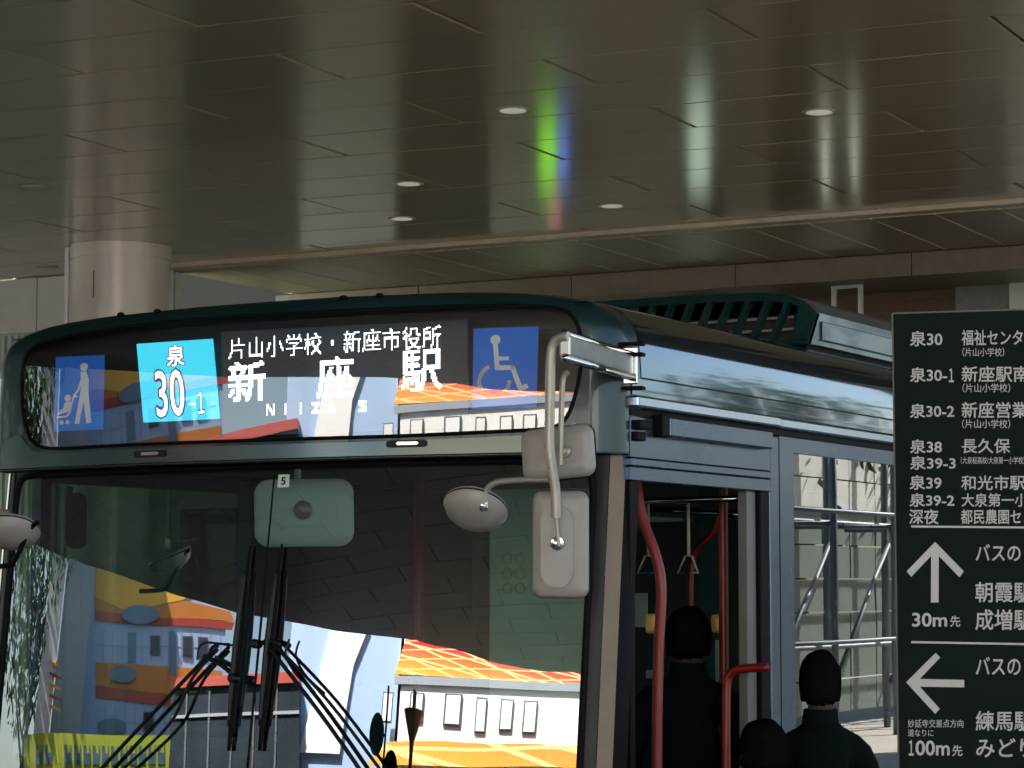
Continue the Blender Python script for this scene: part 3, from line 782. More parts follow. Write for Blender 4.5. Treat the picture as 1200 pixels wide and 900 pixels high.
# side gutter rail, door header, jambs
def bx(name, a, b, m, bev=.003, par=None, **k):
    g = MB(); g.box(a, b, bev); o = g.build(name, m, par, **k); return o if par else B(o)
bx('gutter_rail', (-.01, .335, 2.528), (.034, 1.505, 2.568), M['alu_rail'], .008)
bx('gutter_rail', (-.01, 1.51, 2.526), (.03, LEN, 2.566), M['alu_rail'], .008)
bx('gutter_shadow_gap', (-.02, .335, 2.502), (.004, LEN, 2.526), M['rubber'], 0)
h = bx('door_header', (-.03, .335, 2.366), (.004, 1.47, 2.5), M['alu'], .002)
bx('door_header', (-.03, .335, 2.338), (.008, 1.47, 2.3635), M['alu'], .003)
bx('door_header', (-.03, .335, 2.29), (.004, 1.47, 2.3355), M['alu'], .003)
bx('mechanism_cover', (.004, .555, 2.442), (.045, 1.405, 2.508), M['alu'], .006)
bx('mechanism_cover_end', (.004, .50, 2.440), (.04, .553, 2.515), M['rubber'], .006)
for k, z in enumerate((2.458, 2.42)):
    bx('hinge', (.0, .345, z), (.035 - .01 * k, .43 - .02 * k, z + .03), M['rubber'], .006)
bx('door_post', (-.06, 1.315, .35), (-.022, 1.392, 2.29), mat('pale door post', (.13, .125, .105), .5, .0), .004)
bx('door_seal', (-.05, 1.394, .35), (-.004, 1.475, 2.29), M['rubber'], .006)
bx('door_seal', (-.05, 1.478, .35), (.0, 1.56, 2.50), M['alu'], .006)
bx('door_front_jamb', (-.05, .34, .35), (-.002, .375, 2.29), M['rubber'], .004)
WM = M['alu']
wins = [(1.565, 2.98), (2.985, 4.5), (4.505, 6.0), (6.005, 7.5), (7.505, 9.0), (9.005, 10.6)]
def window(side, y0, y1, z0=1.2, z1=2.5, tf=.11, f_side=.07, gm='glass_side'):
    X = 0. if side > 0 else -2.68; sg = 1 if side > 0 else -1
    a = lambda d: X - sg * d
    fr = MB()
    def b2(ya, yb, za, zb_):
        xs = sorted((a(.0), a(.045))); fr.box((xs[0], ya, za), (xs[1], yb, zb_))
    b2(y0, y0 + f_side, z0, z1); b2(y1 - f_side, y1, z0, z1); b2(y0 + f_side, y1 - f_side, z1 - .055, z1); b2(y0 + f_side, y1 - f_side, z0, z0 + .06)
    o = B(fr.build('window_frame', WM))
    xs = sorted((a(.012), a(.018))); g = MB(); g.quad((xs[1], y0 + f_side, z0 + .06), (xs[1], y1 - f_side, z0 + .06), (xs[1], y1 - f_side, z1 - .055), (xs[1], y0 + f_side, z1 - .055))
    p = g.build('pane', M[gm], o); bpy_inv(p, bus)
    g = MB(); loopp = [(a(.006), y0 + f_side, z0 + .06), (a(.006), y1 - f_side, z0 + .06), (a(.006), y1 - f_side, z1 - .055), (a(.006), y0 + f_side, z1 - .055)]
    return o
def bpy_inv(o, b): pass
for i, (y0, y1) in enumerate(wins): window(1, y0, y1, f_side=.13 if i == 0 else .05)
for (y0, y1) in ((.5, 1.9), (3.75, 5.3), (5.3, 6.9), (6.9, 8.6), (8.6, 10.7)): window(-1, y0, y1, z1=2.4, f_side=.06, gm='glass_side' if 3 < y0 < 4 else 'glass_far')
bx('side_lining', (-2.66, 1.9, 1.2), (-2.62, 3.75, 2.4), M['int_dark'], 0)
g = MB(); g.quad((-.02, .45, 1.18), (-.02, 0.45, 1.18), (-.02, .46, 1.19), (-.02, .46, 1.18)); g.bm.free()
# --- roof air-conditioning unit
ac = B(empty('air_conditioner')); ac.matrix_parent_inverse = Matrix.Translation(bus.location).inverted()
AY = 2.4; a0, a1 = -2.44, -.23; zt_, zb_ = 3.175, 2.93
nsl = 23; wsl = (a1 - a0 - .16) / nsl
g = MB()
# front face sloping back: frame in local (x, t) then mapped
def acp(x, t, d=0):   # t 0 bottom .. 1 top
    cr_ = .05 * ((x - (a0 + a1) / 2) / ((a1 - a0) / 2)) ** 4 + .17 * abs((x - (a0 + a1) / 2) / ((a1 - a0) / 2)) ** 16
    return Vector((x, AY + .10 * t + d, zb_ + (zt_ - zb_ - cr_ * .5) * t))
def acquad(g, x0, x1, t0, t1, th=.03, sk=0, n=1):
    for i in range(n):
        xa = x0 + (x1 - x0) * i / n; xb = x0 + (x1 - x0) * (i + 1) / n
        F = [acp(xa + sk * t0, t0), acp(xb + sk * t0, t0), acp(xb + sk * t1, t1), acp(xa + sk * t1, t1)]; Bk = [p + Vector((0, th, 0)) for p in F]
        f = [g.bm.verts.new(p) for p in F]; b = [g.bm.verts.new(p) for p in Bk]; g.bm.faces.new(f); g.bm.faces.new(b[::-1])
        for k in range(4): g.bm.faces.new((f[k], f[(k + 1) % 4], b[(k + 1) % 4], b[k]))
acquad(g, a0, a1, 0, .12, n=12); g.build('grille_bottom_rail', M['green'], ac); g = MB(); acquad(g, a0, a1, .85, 1.0, n=40)
g.build('grille_top_rail', M['green'], ac)
for i in range(nsl + 1):
    x = a0 + .06 + i * wsl; g = MB(); acquad(g, x, x + .019, .12, .85, .05, .06); g.build('grille_bar', M['green'], ac)
g = MB(); acquad(g, a0, a0 + .06, .12, .85); g.build('grille_end', M['green'], ac); g = MB(); acquad(g, a1 - .075, a1, .12, .85); g.build('grille_end', M['green'], ac)
g = MB(); g.box((a0 + .06, AY + .18, zb_ - .03), (a1 - .08, AY + .2, zt_ - .1)); g.build('grille_mesh', M['blackp'], ac)
for k, z in enumerate((3.0, 3.05)):
    g = MB(); g.tube([(a0 + .1, AY + .14, z), (a1 - .12, AY + .14, z + .01)], .006, 6); g.build('coil_pipe', M['mirror_back'], ac)
# cover: rounded section swept back
hwid = (a1 - a0) / 2; cx_ = (a0 + a1) / 2
xs_ = [cx_ + hwid * (sin(pi / 2 * (-1 + 2 * i / 40))) for i in range(41)]
sec = [acp(a0, t) for t in (0, .25, .5, .75)] + [acp(x, 1) for x in xs_] + [acp(a1, t) for t in (.75, .5, .25, 0)]
g = MB(); rings = []
for y in (None, AY + .14, AY + .2, 4.3, 4.4):
    rings.append([g.bm.verts.new((p.x, p.y + .001 if y is None else y, p.z + (.004 if y else 0) - (.03 if y == 4.4 else 0))) for p in sec])
for a, b in zip(rings, rings[1:]):
    for j in range(len(sec) - 1): g.bm.faces.new((a[j], a[j + 1], b[j + 1], b[j]))
g.bm.faces.new(rings[-1]); g.build('unit_cover', M['alu_grey'], ac, smooth=35)
g = MB(); g.box((a1 + .001, AY + .14, 2.955), (a1 + .012, 4.25, 3.035), .004); g.build('side_trim_panel', M['alu_grey'], ac)
g = MB(); g.box((a0 + .05, AY + .06, 2.88), (a1 - .03, 4.35, 2.935)); g.build('unit_base', M['rubber'], ac)
# small marker lamps on the brow
for px in (62, 117, 446, 515):
    s = inv(px, 400, True)[0]; p = S(s, 2.925)[0]; g = MB(); g.lathe([(.015, 0), (.013, .010), (.006, .014), (0, .015)], 14, Matrix.Translation(p)); B(g.build('roof_marker', M['rubber'], smooth=True))

# --- windshield furniture
def on_ws(px, py, lift=.0):
    s, z = inv(px, py, False); return S(s, z)[0] + SN(s, z) * lift
# centre joint
P = [on_ws(322 + (290 - 322) * t / 20, 556 + (900 - 556) * t / 20, .002) for t in range(21)]
g = MB(); g.tube(P, .0045, 6, flat=.6); B(g.build('windshield_joint_strip', M['rubber'], smooth=True))
def ws_quad(name, C, m, lift): 
    return plate(name, [on_ws(x, y, lift) for x, y in C], m, th=.001)
st = ws_quad('number_label', [(327, 556.5), (340, 556), (339, 571), (326, 571.5)], mat('pale green label', (.55, .68, .6), .5), .004)
fit_text('label_number', '5', [on_ws(x, y, .0065) for x, y in ((331, 559.5), (336.5, 559.3), (336, 568.5), (330.5, 568.7))], M['rubber'], st, .001, .03)
# wipers
def ws_tube(g, pts, r, lift, n=8, k=6):
    g.tube(smoothpath([on_ws(x, y, l if (l := lift if not isinstance(lift, list) else lift[i]) else 0) for i, (x, y) in enumerate(pts)], k) if len(pts) > 2 else [on_ws(x, y, lift) for x, y in pts], r, n)
def wiper(blade, arm1, arm2, hose, lnk):
    e = B(empty('wiper')); e.matrix_parent_inverse = Matrix.Translation(bus.location).inverted()
    (x0, y0), (x1, y1) = blade
    g = MB(); g.tube([on_ws(x0 + (x1 - x0) * t / 24, y0 + (y1 - y0) * t / 24, .014) for t in range(25)], [.004 + .0085 * min(1, t / 8, (24 - t) / 8 + .3) for t in range(25)], 6)
    g.build('wiper_blade', M['rubber'], e, smooth=True)
    g = MB(); g.tube([on_ws(x0 + (x1 - x0) * (.12 + .76 * t / 20), y0 + (y1 - y0) * (.12 + .76 * t / 20), .030 + .01 * sin(pi * t / 20)) for t in range(21)], [.005 + .0045 * sin(pi * t / 20) for t in range(21)], 6)
    g.build('blade_spine', M['blackp'], e, smooth=True)
    for (n_, pts, r) in (('wiper_arm', arm1, .0075), ('wiper_arm', arm2, .006), ('washer_hose', hose, .004), ('wiper_link', lnk, .009)):
        g = MB(); ws_tube(g, pts, r, .032); g.build(n_, M['blackp'], e, smooth=True)
    px, py = lnk[-1]; g = MB(); p = on_ws(px, py, .05); g.lathe([(0, -.02), (.016, -.018), (.016, .016), (.01, .022), (0, .022)], 12, frame(p, (1, 0, 0), (0, -1, .1))); g.build('wiper_pivot', M['blackp'], e, smooth=40)
wiper(((296, 640), (271, 880)), [(118, 910), (200, 822), (262, 757)], [(140, 912), (205, 850), (232, 796), (262, 762)], [(238, 774), (240, 760), (248, 754), (262, 755), (276, 756)], [(246, 770), (266, 780), (284, 796)])
wiper(((333, 638), (307, 880)), [(318, 755), (382, 838), (436, 915)], [(322, 750), (390, 822), (460, 915)], [(345, 750), (341, 768), (352, 790), (375, 812)], [(334, 756), (322, 752), (310, 756)])
# --- exterior mirrors, door side (on real planes in front of the bus corner)
MY = -.35
mp = lambda x, y, d=0: on(x, y, 1, MY + d)
br = B(empty('mirror_bracket')); br.matrix_parent_inverse = Matrix.Translation(bus.location).inverted()
pA = Vector((.01, .31, 0)); pB = Vector((.135, -.36, 0)); dA = (pB - pA); Lb = dA.length; dA.normalize()
zc = (on(737, 410, 1, .31).z + on(737, 446, 1, .31).z) / 2; zc2 = (mp(660, 394).z + mp(660, 436).z) / 2
Fm = frame((pA.x, pA.y, zc), (dA.x, dA.y, (zc2 - zc) / Lb), (0, 0, 1))
g = MB(); g.box((0, -.018, -.032), (Lb, .018, .032), .006, Fm); g.build('bracket_beam', M['alu_br'], br)
for zz in (.036, -.036):
    g = MB(); g.tube([Fm @ Vector((0, 0, zz)), Fm @ Vector((Lb, 0, zz))], .0135, 10); g.build('bracket_rail', M['chrome'], br, smooth=True)
for zz in (.0, ):
    g = MB(); g.box((-.012, -.03, -.062), (0, .03, .06), .004, Fm); g.build('bracket_plate', M['chrome'], br)
for zz in (-.075, .07, .035):
    g = MB(); g.box((-.03, -.03, zz - .006), (.012, .05, zz + .006), .003, Fm); g.build('bracket_bolt', M['rubber'], br)
def mtube(name, pts, r, m, d=0, par=None, k=6):
    g = MB(); g.tube(smoothpath([mp(x, y, d) for x, y in pts], k), r, 14); return g.build(name, m, par or br, smooth=50)
mtube('mirror_tube', [(666, 394), (658, 395), (649, 402), (645.5, 420), (644.5, 470), (644, 520), (647, 548), (651, 575), (652, 607)], .0150, M['tube'], -.01)
mtube('mirror_tube', [(666, 436), (660, 444), (658, 480), (657, 545)], .0085, M['tube'], .05)
mtube('mirror_tube', [(652, 605), (653, 620), (655, 640)], .0055, M['tube'], -.01)
mtube('mirror_tube', [(644, 562), (600, 563), (580, 566), (570, 575), (567, 592)], .0095, M['tube'], -.012)
def housing(name, c, w, h, r, x, z, m, pad=None, dep=.03, roundm=False):
    """mirror head: rim, domed back with raised pad; local z points to the camera side (its back)"""
    F = frame(c, x, z); e = B(empty(name)); e.matrix_parent_inverse = Matrix.Translation(bus.location).inverted()
    def ring(sc, zz, n=10):
        if roundm: return [F @ Vector((w / 2 * sc * cos(2 * pi * i / 48), h / 2 * sc * sin(2 * pi * i / 48), zz)) for i in range(48)]
        return [F @ Vector((p[0], p[1], zz)) for p in rrect(w - (1 - sc) * min(w, h), h - (1 - sc) * min(w, h), max(r - (1 - sc) * min(w, h) / 2, .004), 9)]
    g = MB(); lv = [(1.0, -dep), (1.02, -dep * .8), (1.03, -dep * .5), (1.0, -dep * .25), (.96, -.002), (.90, .004), (.6, .006), (.3, .007)]
    if roundm: lv = [(1, -.03), (1.03, -.026), (1.03, -.016), (.99, -.01), (.9, .008), (.75, .020), (.5, .032), (.25, .037)]
    rs = [[g.bm.verts.new(v) for v in ring(a, b)] for a, b in lv]
    for a, b in zip(rs, rs[1:]):
        n = len(a)
        for i in range(n): g.bm.faces.new((a[i], a[(i + 1) % n], b[(i + 1) % n], b[i]))
    g.bm.faces.new(rs[-1]); g.build('mirror_housing', m, e, smooth=50)
    g = MB(); f = [g.bm.verts.new(v) for v in ring(.97, -dep - .001)]; g.bm.faces.new(f); g.build('mirror_glass', M['chrome'], e)
    g = MB(); g.tube(ring(1.0, -dep * .95), .0045, 6, closed=True); g.build('mirror_rim', M['rubber'], e, smooth=True)
    if pad:
        pw, ph, px_, py_ = pad; g = MB(); g.prism(rrect(pw, ph, min(pw, ph) / 2 - .001, 10, px_, py_), .022, F @ Matrix.Translation((0, 0, .004)), .006); g.build('raised_pad', m, e, smooth=50)
    return e, F
vx = _r.copy(); vz = -_f.copy()
c = mp(652, 530, .08); e, F = housing('side_mirror', c, .228, .158, .032, vx * 1 + Vector((0, 0, .06)), vz + Vector((-.35, .0, .15)), M['mirror_back'])
g = MB(); g.lathe([(0, .0), (.020, .0), (.020, .012), (.012, .016), (.012, .028), (0, .03)], 14, F @ Matrix.Translation((.032, -.002, .01))); g.build('mirror_mount', M['tube'], e, smooth=40)
c = mp(656.5, 638, .045); e, F = housing('long_side_mirror', c, .166, .318, .028, vx, vz + Vector((-.12, 0, .04)), M['mirror_back'], (.098, .245, -.008, -.006))
g = MB(); g.lathe([(0, .0), (.020, .0), (.022, .006), (.020, .012), (.009, .014), (.009, .04), (0, .042)], 16, F @ Matrix.Translation((-.006, .004, .02))); g.build('mirror_mount', M['chrome'], e, smooth=40)
c = mp(556, 601, .03); F0 = frame(c, vx, vz)
e, F = housing('round_side_mirror', c, .196, .196, .05, vx + Vector((0, 0, -.08)), vz * .62 + Vector((-.22, .0, -.74)), M['mirror_back'], None, .02, True)
F = frame(mp(567, 594, .0), vx, vz)
g = MB(); g.lathe([(0, .0), (.019, .0), (.020, .006), (.012, .009)], 16, F @ Matrix.Translation((0, -.006, -.012))); g.box((-.012, -.012, 0), (.012, .02, .022), .003, F); g.build('mirror_mount', M['chrome'], e, smooth=40)
# mirror of the driver's side, at the left edge of the picture
c = on(12, 627, 1, -.25); e, F = housing('driver_side_mirror', c, .2, .2, .05, vx + Vector((0, 0, .25)), vz * .45 + Vector((0, 0, -.8)), M['mirror_back'], None, .02, True)
q = lambda x, y: on(x, y, 1, -.24)
g = MB(); g.tube(smoothpath([q(44, 612), q(34, 622), q(18, 655), q(8, 663), q(-30, 664)], 6), .009, 8); g.build('mirror_arm', M['rubber'], e, smooth=True)
g = MB(); g.box((-.02, -.02, -.02), (.02, .02, .03), .006, Matrix.Translation(q(2, 607))); g.build('mirror_mount', M['pillar'], e)

# --- interior
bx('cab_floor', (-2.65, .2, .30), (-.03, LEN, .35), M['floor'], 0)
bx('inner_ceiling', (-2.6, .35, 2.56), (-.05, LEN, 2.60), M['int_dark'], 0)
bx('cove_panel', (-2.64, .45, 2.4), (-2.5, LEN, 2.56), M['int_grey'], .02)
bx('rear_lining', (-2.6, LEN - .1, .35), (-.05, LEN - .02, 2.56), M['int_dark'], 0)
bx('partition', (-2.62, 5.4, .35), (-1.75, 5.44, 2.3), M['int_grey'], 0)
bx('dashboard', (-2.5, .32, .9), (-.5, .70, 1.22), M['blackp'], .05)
bx('fare_machine', (-.95, .8, .35), (-.7, 1.05, 1.45), M['int_grey'], .02)
sc_ = Vector((-1.95, .82, 1.38)); Fs = frame(sc_, (1, 0, 0), (0, -.45, .9)); g = MB(); g.tube([Fs @ Vector((.21 * cos(2 * pi * i / 36), .21 * sin(2 * pi * i / 36), 0)) for i in range(36)], .014, 8, closed=True)
g.tube([Fs @ Vector((-.2, 0, 0)), Fs @ Vector((.2, 0, 0))], .012, 6); B(g.build('steering_wheel', M['blackp'], smooth=True))
def seat(x, y, z=.35, w=.44, m='seat'):
    e = B(empty('seat')); e.matrix_parent_inverse = Matrix.Translation(bus.location).inverted()
    g = MB(); g.box((x - w / 2, y - .2, z + .38), (x + w / 2, y + .24, z + .48), .03); g.build('seat_cushion', M[m], e)
    g = MB(); g.box((x - w / 2, y + .24, z + .45), (x + w / 2, y + .32, z + 1.05), .035); g.build('seat_back', M[m], e)
    g = MB(); g.box((x - .15, y - .1, z), (x + .15, y + .2, z + .38)); g.build('seat_base', M['int_grey'], e)
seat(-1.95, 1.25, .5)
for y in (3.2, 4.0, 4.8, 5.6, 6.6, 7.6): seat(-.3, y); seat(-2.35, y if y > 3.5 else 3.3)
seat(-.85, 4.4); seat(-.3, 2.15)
bx('inner_mirror_arm', (-1.335, .335, 2.24), (-1.315, .36, 2.40), M['inner_mirror'], .006)
c = on(356, 601, 1, .33); e, F = housing('interior_mirror', c, 0.345, .232, .05, vx * .3 + Vector((1, 0, 0)), vz + Vector((0, 0, .05)), M['inner_mirror'], (.24, .11, .0, .01), .02)
g = MB(); g.lathe([(0, 0), (.032, 0), (.034, .012), (.02, .02), (0, .02)], 16, F @ Matrix.Translation((-.0, .01, .022))); g.build('mirror_mount', M['tube'], e, smooth=40)
g = MB(); g.prism(rrect(.075, .21, .03), .03, frame(on(90, 610, 1, .42), vx, vz), .008); B(g.build('blind_spot_mirror', M['int_grey'], smooth=50))
g = MB(); g.tube([on(82, 570, 1, .44), on(80, 600, 1, .44)], .012, 8); B(g.build('mirror_stalk', M['int_grey']))
# pattern of rings and panel seen behind the round mirror
pe = bx('partition_board', (on(574, 600, 1, 1.7).x, 1.7, 1.25), (on(690, 600, 1, 1.7).x, 1.715, 2.33), mat('sea green partition', (.42, .66, .56), .5), 0)
for i in range(2):
    for j in range(3):
        cpt = on(594 + 15 * i, 672 + 17.5 * j - 17.5, 1, 1.69); g = MB(); g.tube([cpt + Vector((.021 * cos(a * pi / 10), 0, .021 * sin(a * pi / 10))) for a in range(20)], .0045, 5, closed=True)
        o = g.build('ring_ornament', M['strap'], pe); 
def rtube(name, pts, r, m, y, k=6, par=None):
    g = MB(); g.tube(smoothpath([on(x, yy, 1, y) for x, yy in pts], k) if len(pts) > 2 else [on(x, yy, 1, y) for x, yy in pts], r, 12); return B(g.build(name, m, smooth=True))
rtube('grab_pole', [(745, 560), (752, 605), (768, 650), (775, 690), (772, 760), (770, 860), (770, 960)], .019, M['red'], .85)
rtube('grab_pole', [(847, 545), (848, 700), (850, 960)], .019, M['red'], 1.7)
rtube('grab_pole', [(855, 540), (838, 618), (820, 640), (811, 660), (809, 720), (809, 830)], .014, M['red'], 2.6)
rtube('grab_rail', [(851, 990), (851, 850), (852, 800), (857, 789), (868, 784), (900, 782)], .016, M['red'], 1.25)
rtube('grab_pole', [(490, 560), (492, 900)], .02, M['red'], 1.5)
rtube('ceiling_rail', [(740, 588), (900, 583)], .012, M['chrome'], 1.5)
rtube('ceiling_rail', [(760, 597), (880, 604)], .010, M['chrome'], 2.4)
for (x, y, yy) in ((759, 662, 1.9), (806, 662, 1.9)):
    g = MB(); T = [on(x - 12, y + 10, 1, yy), on(x + 12, y + 9, 1, yy), on(x + 5, y - 10, 1, yy), on(x - 3, y - 11, 1, yy)]
    g.tube(T + [], .0055, 6, closed=True); g.tube([on(x + 1, y - 10, 1, yy), on(x, 590, 1, yy)], .008, 4); B(g.build('hand_strap', M['strap'], smooth=True))
yel = mat('amber plastic', (.6, .38, .08), .4)
for (x, y, yy) in ((764, 731, .9), (840, 731, 1.75)):
    c = on(x, y, 1, yy); g = MB(); g.box(c - Vector((.02, .02, .035)), c + Vector((.02, .02, .035)), .012); B(g.build('stop_button', yel))
pap = mat('notice paper', (.30, .34, .28), .6)
for (x0, y0, x1, y1, yy) in ((742, 695, 758, 735, 2.6), (838, 750, 849, 800, 2.5), (870, 795, 884, 822, 2.9), (757, 785, 766, 795, 2.6)):
    a = on(x0, y0, 1, yy); b = on(x1, y1, 1, yy); g = MB(); g.box((a.x, yy, b.z), (b.x, yy + .01, a.z)); B(g.build('notice', pap))
g = MB(); g.box((on(820, 600, 1, 3).x, 3, .4), (on(845, 600, 1, 3).x, 3.05, 2.4)); B(g.build('partition_post', M['seat']))
# fix sub-part parents that were built in world coordinates
bpy.context.view_layer.update()
def fix(o, off):
    for ch in o.children:
        if ch.matrix_parent_inverse == Matrix.Identity(4) and o.type == 'MESH': pass
# ================================================================== PEOPLE
def person(label, loc, rz, mats, seated=False, head_turn=0, arms=None):
    """continuous skinned body; local x right, y forward(-) ; feet at 0"""
    hz = 0
    hip = .90 if not seated else .48
    V = {}; E_ = []
    def v(n, x, y, z, r, par=None):
        V[n] = (x, y, z, r)
        if par: E_.append((par, n))
    v('pelvis', 0, 0, hip, .15); v('waist', 0, 0, hip + .17, .125, 'pelvis'); v('chest', 0, .01, hip + .36, .155, 'waist'); v('neckb', 0, .01, hip + .53, .09, 'chest'); v('neck', 0, .005, hip + .625, .064, 'neckb')
    for s, n in ((-1, 'l'), (1, 'r')):
        v('sh' + n, s * .17, .01, hip + .49, .075, 'neckb'); v('el' + n, s * .24, .03, hip + .22, .048, 'sh' + n)
        v('wr' + n, s * .22, -.14, hip + .06, .03, 'el' + n); v('pa' + n, s * .21, -.20, hip + .03, .034, 'wr' + n)
        for k in range(4):
            dx = (k - 1.5) * .019
            v('f%d%s' % (k, n), s * .21 + dx, -.25, hip + .015, .0095, 'pa' + n); v('g%d%s' % (k, n), s * .21 + dx, -.285 + .006 * abs(k - 1), hip - .005, .008, 'f%d%s' % (k, n))
        v('t' + n, s * (.21 - .035), -.225, hip + .03, .010, 'pa' + n); v('u' + n, s * (.21 - .045), -.255, hip + .025, .009, 't' + n)
        if seated:
            v('kn' + n, s * .11, -.42, hip + .02, .072, 'pelvis'); v('an' + n, s * .11, -.42, .09, .042, 'kn' + n)
            v('to' + n, s * .11, -.58, .04, .04, 'an' + n)
        else:
            v('kn' + n, s * .10, -.01, .48, .068, 'pelvis'); v('an' + n, s * .10, .02, .09, .042, 'kn' + n); v('to' + n, s * .11, -.13, .04, .042, 'an' + n)
    names = list(V); me = bpy.data.meshes.new('person_body'); me.from_pydata([V[n][:3] for n in names], [(names.index(a), names.index(b)) for a, b in E_], [])
    o = bpy.data.objects.new('person_body', me); COL.objects.link(o)
    sk = o.modifiers.new('s', 'SKIN'); sk.use_smooth_shade = True
    for i, n in enumerate(names): me.skin_vertices[0].data[i].radius = (V[n][3],) * 2
    me.skin_vertices[0].data[0].use_root = True
    sb = o.modifiers.new('b', 'SUBSURF'); sb.levels = 1; sb.render_levels = 1
    dg = bpy.context.evaluated_depsgraph_get(); dg.update(); bm_ = bpy.data.meshes.new_from_object(o.evaluated_get(dg)); bpy.data.objects.remove(o)
    e = empty('person', loc, rz, label=label, cat='person')
    bm_.materials.clear(); link('clothed_body', bm_, mats[0], e, smooth=True)
    g = MB(); g.lathe([(.082, hip + .545), (.078, hip + .60), (.070, hip + .655), (.062, hip + .655), (.060, hip + .58)], 20); g.build('collar', mats[0], e, smooth=50)
    # head
    g = MB(); hc = Vector((0, -.02, hip + .745)); r = bmesh.ops.create_uvsphere(g.bm, u_segments=48, v_segments=36, radius=1)
    for vv in r['verts']:
        x, y, z = vv.co; fx = .076 * (1 - .18 * max(0, -z)); fy = .096; fz = .112
        ny = y
        vv.co = Vector((x * fx * (1 - .12 * max(0, -z - .3)), y * fy * (1 - .1 * max(0, -z)), z * fz))
        if y < -.3:
            G = lambda cx, cz, wx, wz: math.exp(-((x - cx) / wx) ** 2 - ((z - cz) / wz) ** 2)
            vv.co.y += -.020 * G(0, -.22, .12, .13) - .012 * G(0, 0, .09, .2) + .010 * (G(.38, .08, .2, .11) + G(-.38, .08, .2, .11)) - .006 * G(0, -.52, .28, .07) + .005 * G(0, -.44, .3, .03) - .010 * G(0, -.85, .3, .15)
        vv.co = Matrix.Rotation(head_turn, 3, 'Z') @ vv.co + hc
    g.tube([hc + Vector((0, .02, -.19)), hc + Vector((0, .012, -.07))], .052, 14)
    g.build('head', M['skin'], e, smooth=True)
    for s in (-1, 1):
        g = MB(); g.lathe([(0, -.006), (.012, -.008), (.019, 0), (.014, .008), (0, .005)], 12, Matrix.Translation(hc) @ Matrix.Rotation(head_turn, 4, 'Z') @ Matrix.Translation((s * .078, .005, -.01)) @ Matrix.Rotation(R(90), 4, 'Y') @ Matrix.Scale(1.5, 4, (1, 0, 0))); g.build('ear', M['skin'], e, smooth=True)
    g = MB(); r = bmesh.ops.create_uvsphere(g.bm, u_segments=28, v_segments=20, radius=1)
    rnd = random.Random(3)
    for vv in r['verts']:
        x, y, z = vv.co; k = 1 + rnd.uniform(-.012, .02) + .025 * sin(5 * x + 3 * z) * cos(6 * y)
        back = (y > -.35) or z > .55
        sc_ = 1.10 if back and z > -.55 else .90
        vv.co = Matrix.Rotation(head_turn, 3, 'Z') @ Vector(((1 if x > 0 else -1) * abs(x) ** .9 * .080 * sc_ * k, y * .098 * sc_ * k + .004, (1 if z > 0 else -1) * abs(z) ** .8 * .108 * sc_ * k)) + hc
    g.build('hair', M['hair'], e, smooth=True)
    return e
def put(px, py, plane, hip, base):
    p = on(px, py, 1, plane); return p
p = on(806, 748, 1, 1.55); person('standing passenger in a dark jacket seen through the open front door', (p.x, 1.55, p.z - 1.645), R(200), (M['cloth_d'],), head_turn=0)
p = on(961, 801, 0, .30); person('person in a very dark green jacket standing beside the first side window of the bus', (.30, p.y, 0), R(205), (M['cloth_g'],)).scale = (.84, .9, p.z / 1.645)
p = on(896, 880, 0, .36); person('person in dark clothes by the bus door with only the head in view', (.36, p.y, 0), R(220), (M['cloth_d'],)).scale = (.9, .9, p.z / 1.645)

# ================================================================== DIRECTION SIGN (right edge)
SD = 4.0
bc = CAM + vray(1150, 600) * SD
ang = R(29.7 - 14)     # board turned slightly from the image plane
sx_ = Vector((cos(YAW - R(16)), sin(YAW - R(16)), 0)); sn = Vector((sx_.y, -sx_.x, 0)); P0s = CAM + vray(1044, 600) * SD
SQ = lambda pts: [onplane(x, y, P0s, sn) for x, y in pts]
tl = SQ([(1045, 366.5)])[0]; e = empty('direction_sign', (tl.x, tl.y, .15), label='dark green direction board with white Japanese route names and two arrows at right edge', cat='sign')
Fb = frame((tl.x, tl.y, tl.z), sx_, sn)
def E(o): o.parent = e; o.matrix_parent_inverse = Matrix.Translation(e.location).inverted(); return o
bw_ = .62; hb = tl.z - .55
g = MB(); g.box((.003, -hb, -.035), (bw_, -.003, 0), .0, Fb); board = E(g.build('sign_board', M['dgreen']))
g = MB(); g.box((0, -hb, -.038), (.0028, 0, .0025), 0, Fb); g.box((.0028, -.0028, -.038), (bw_, 0, .0025), 0, Fb); g.box((bw_, -hb, -.038), (bw_ + .0028, 0, .0025), 0, Fb); E(g.build('board_edge', M['edge']))
for x in (.08, bw_ - .08):
    g = MB(); g.tube([Fb @ Vector((x, -tl.z + .15, -.06)), Fb @ Vector((x, -.1, -.06))], .022, 12); E(g.build('sign_post', M['edge'], smooth=40))
def T(txt, x0, y0, x1, y1, bold=.012):
    sl = -.006 * 0
    E(fit_text('lettering', txt, SQ([(x0, y0), (x1, y0), (x1, y1), (x0, y1)]), M['letter'], None, .0015, bold))
def TT(txt, x0, y0, h, pitch, y1=None, bold=.012): T(txt, x0, y0, x0 + pitch * len(txt) - pitch * .06, y0 + h, bold)
for (t, x0, y0, x1, y1) in (('泉30', 1066.5, 388, 1104.5, 406), ('泉30-', 1066.5, 430.5, 1110, 448), ('１', 1112, 432, 1118, 448), ('泉30-2', 1066.5, 473, 1118.5, 490), ('泉38', 1066.5, 515, 1104, 531.6), ('泉39-3', 1066.5, 534.4, 1120, 550.5), ('泉39', 1066, 557, 1103.5, 574), ('泉39-2', 1066, 578, 1118.5, 594), ('深夜', 1065.5, 596.5, 1100, 614.5)):
    # number digits are large, the kanji the same height
    T(t, x0, y0, x1, y1, .016)
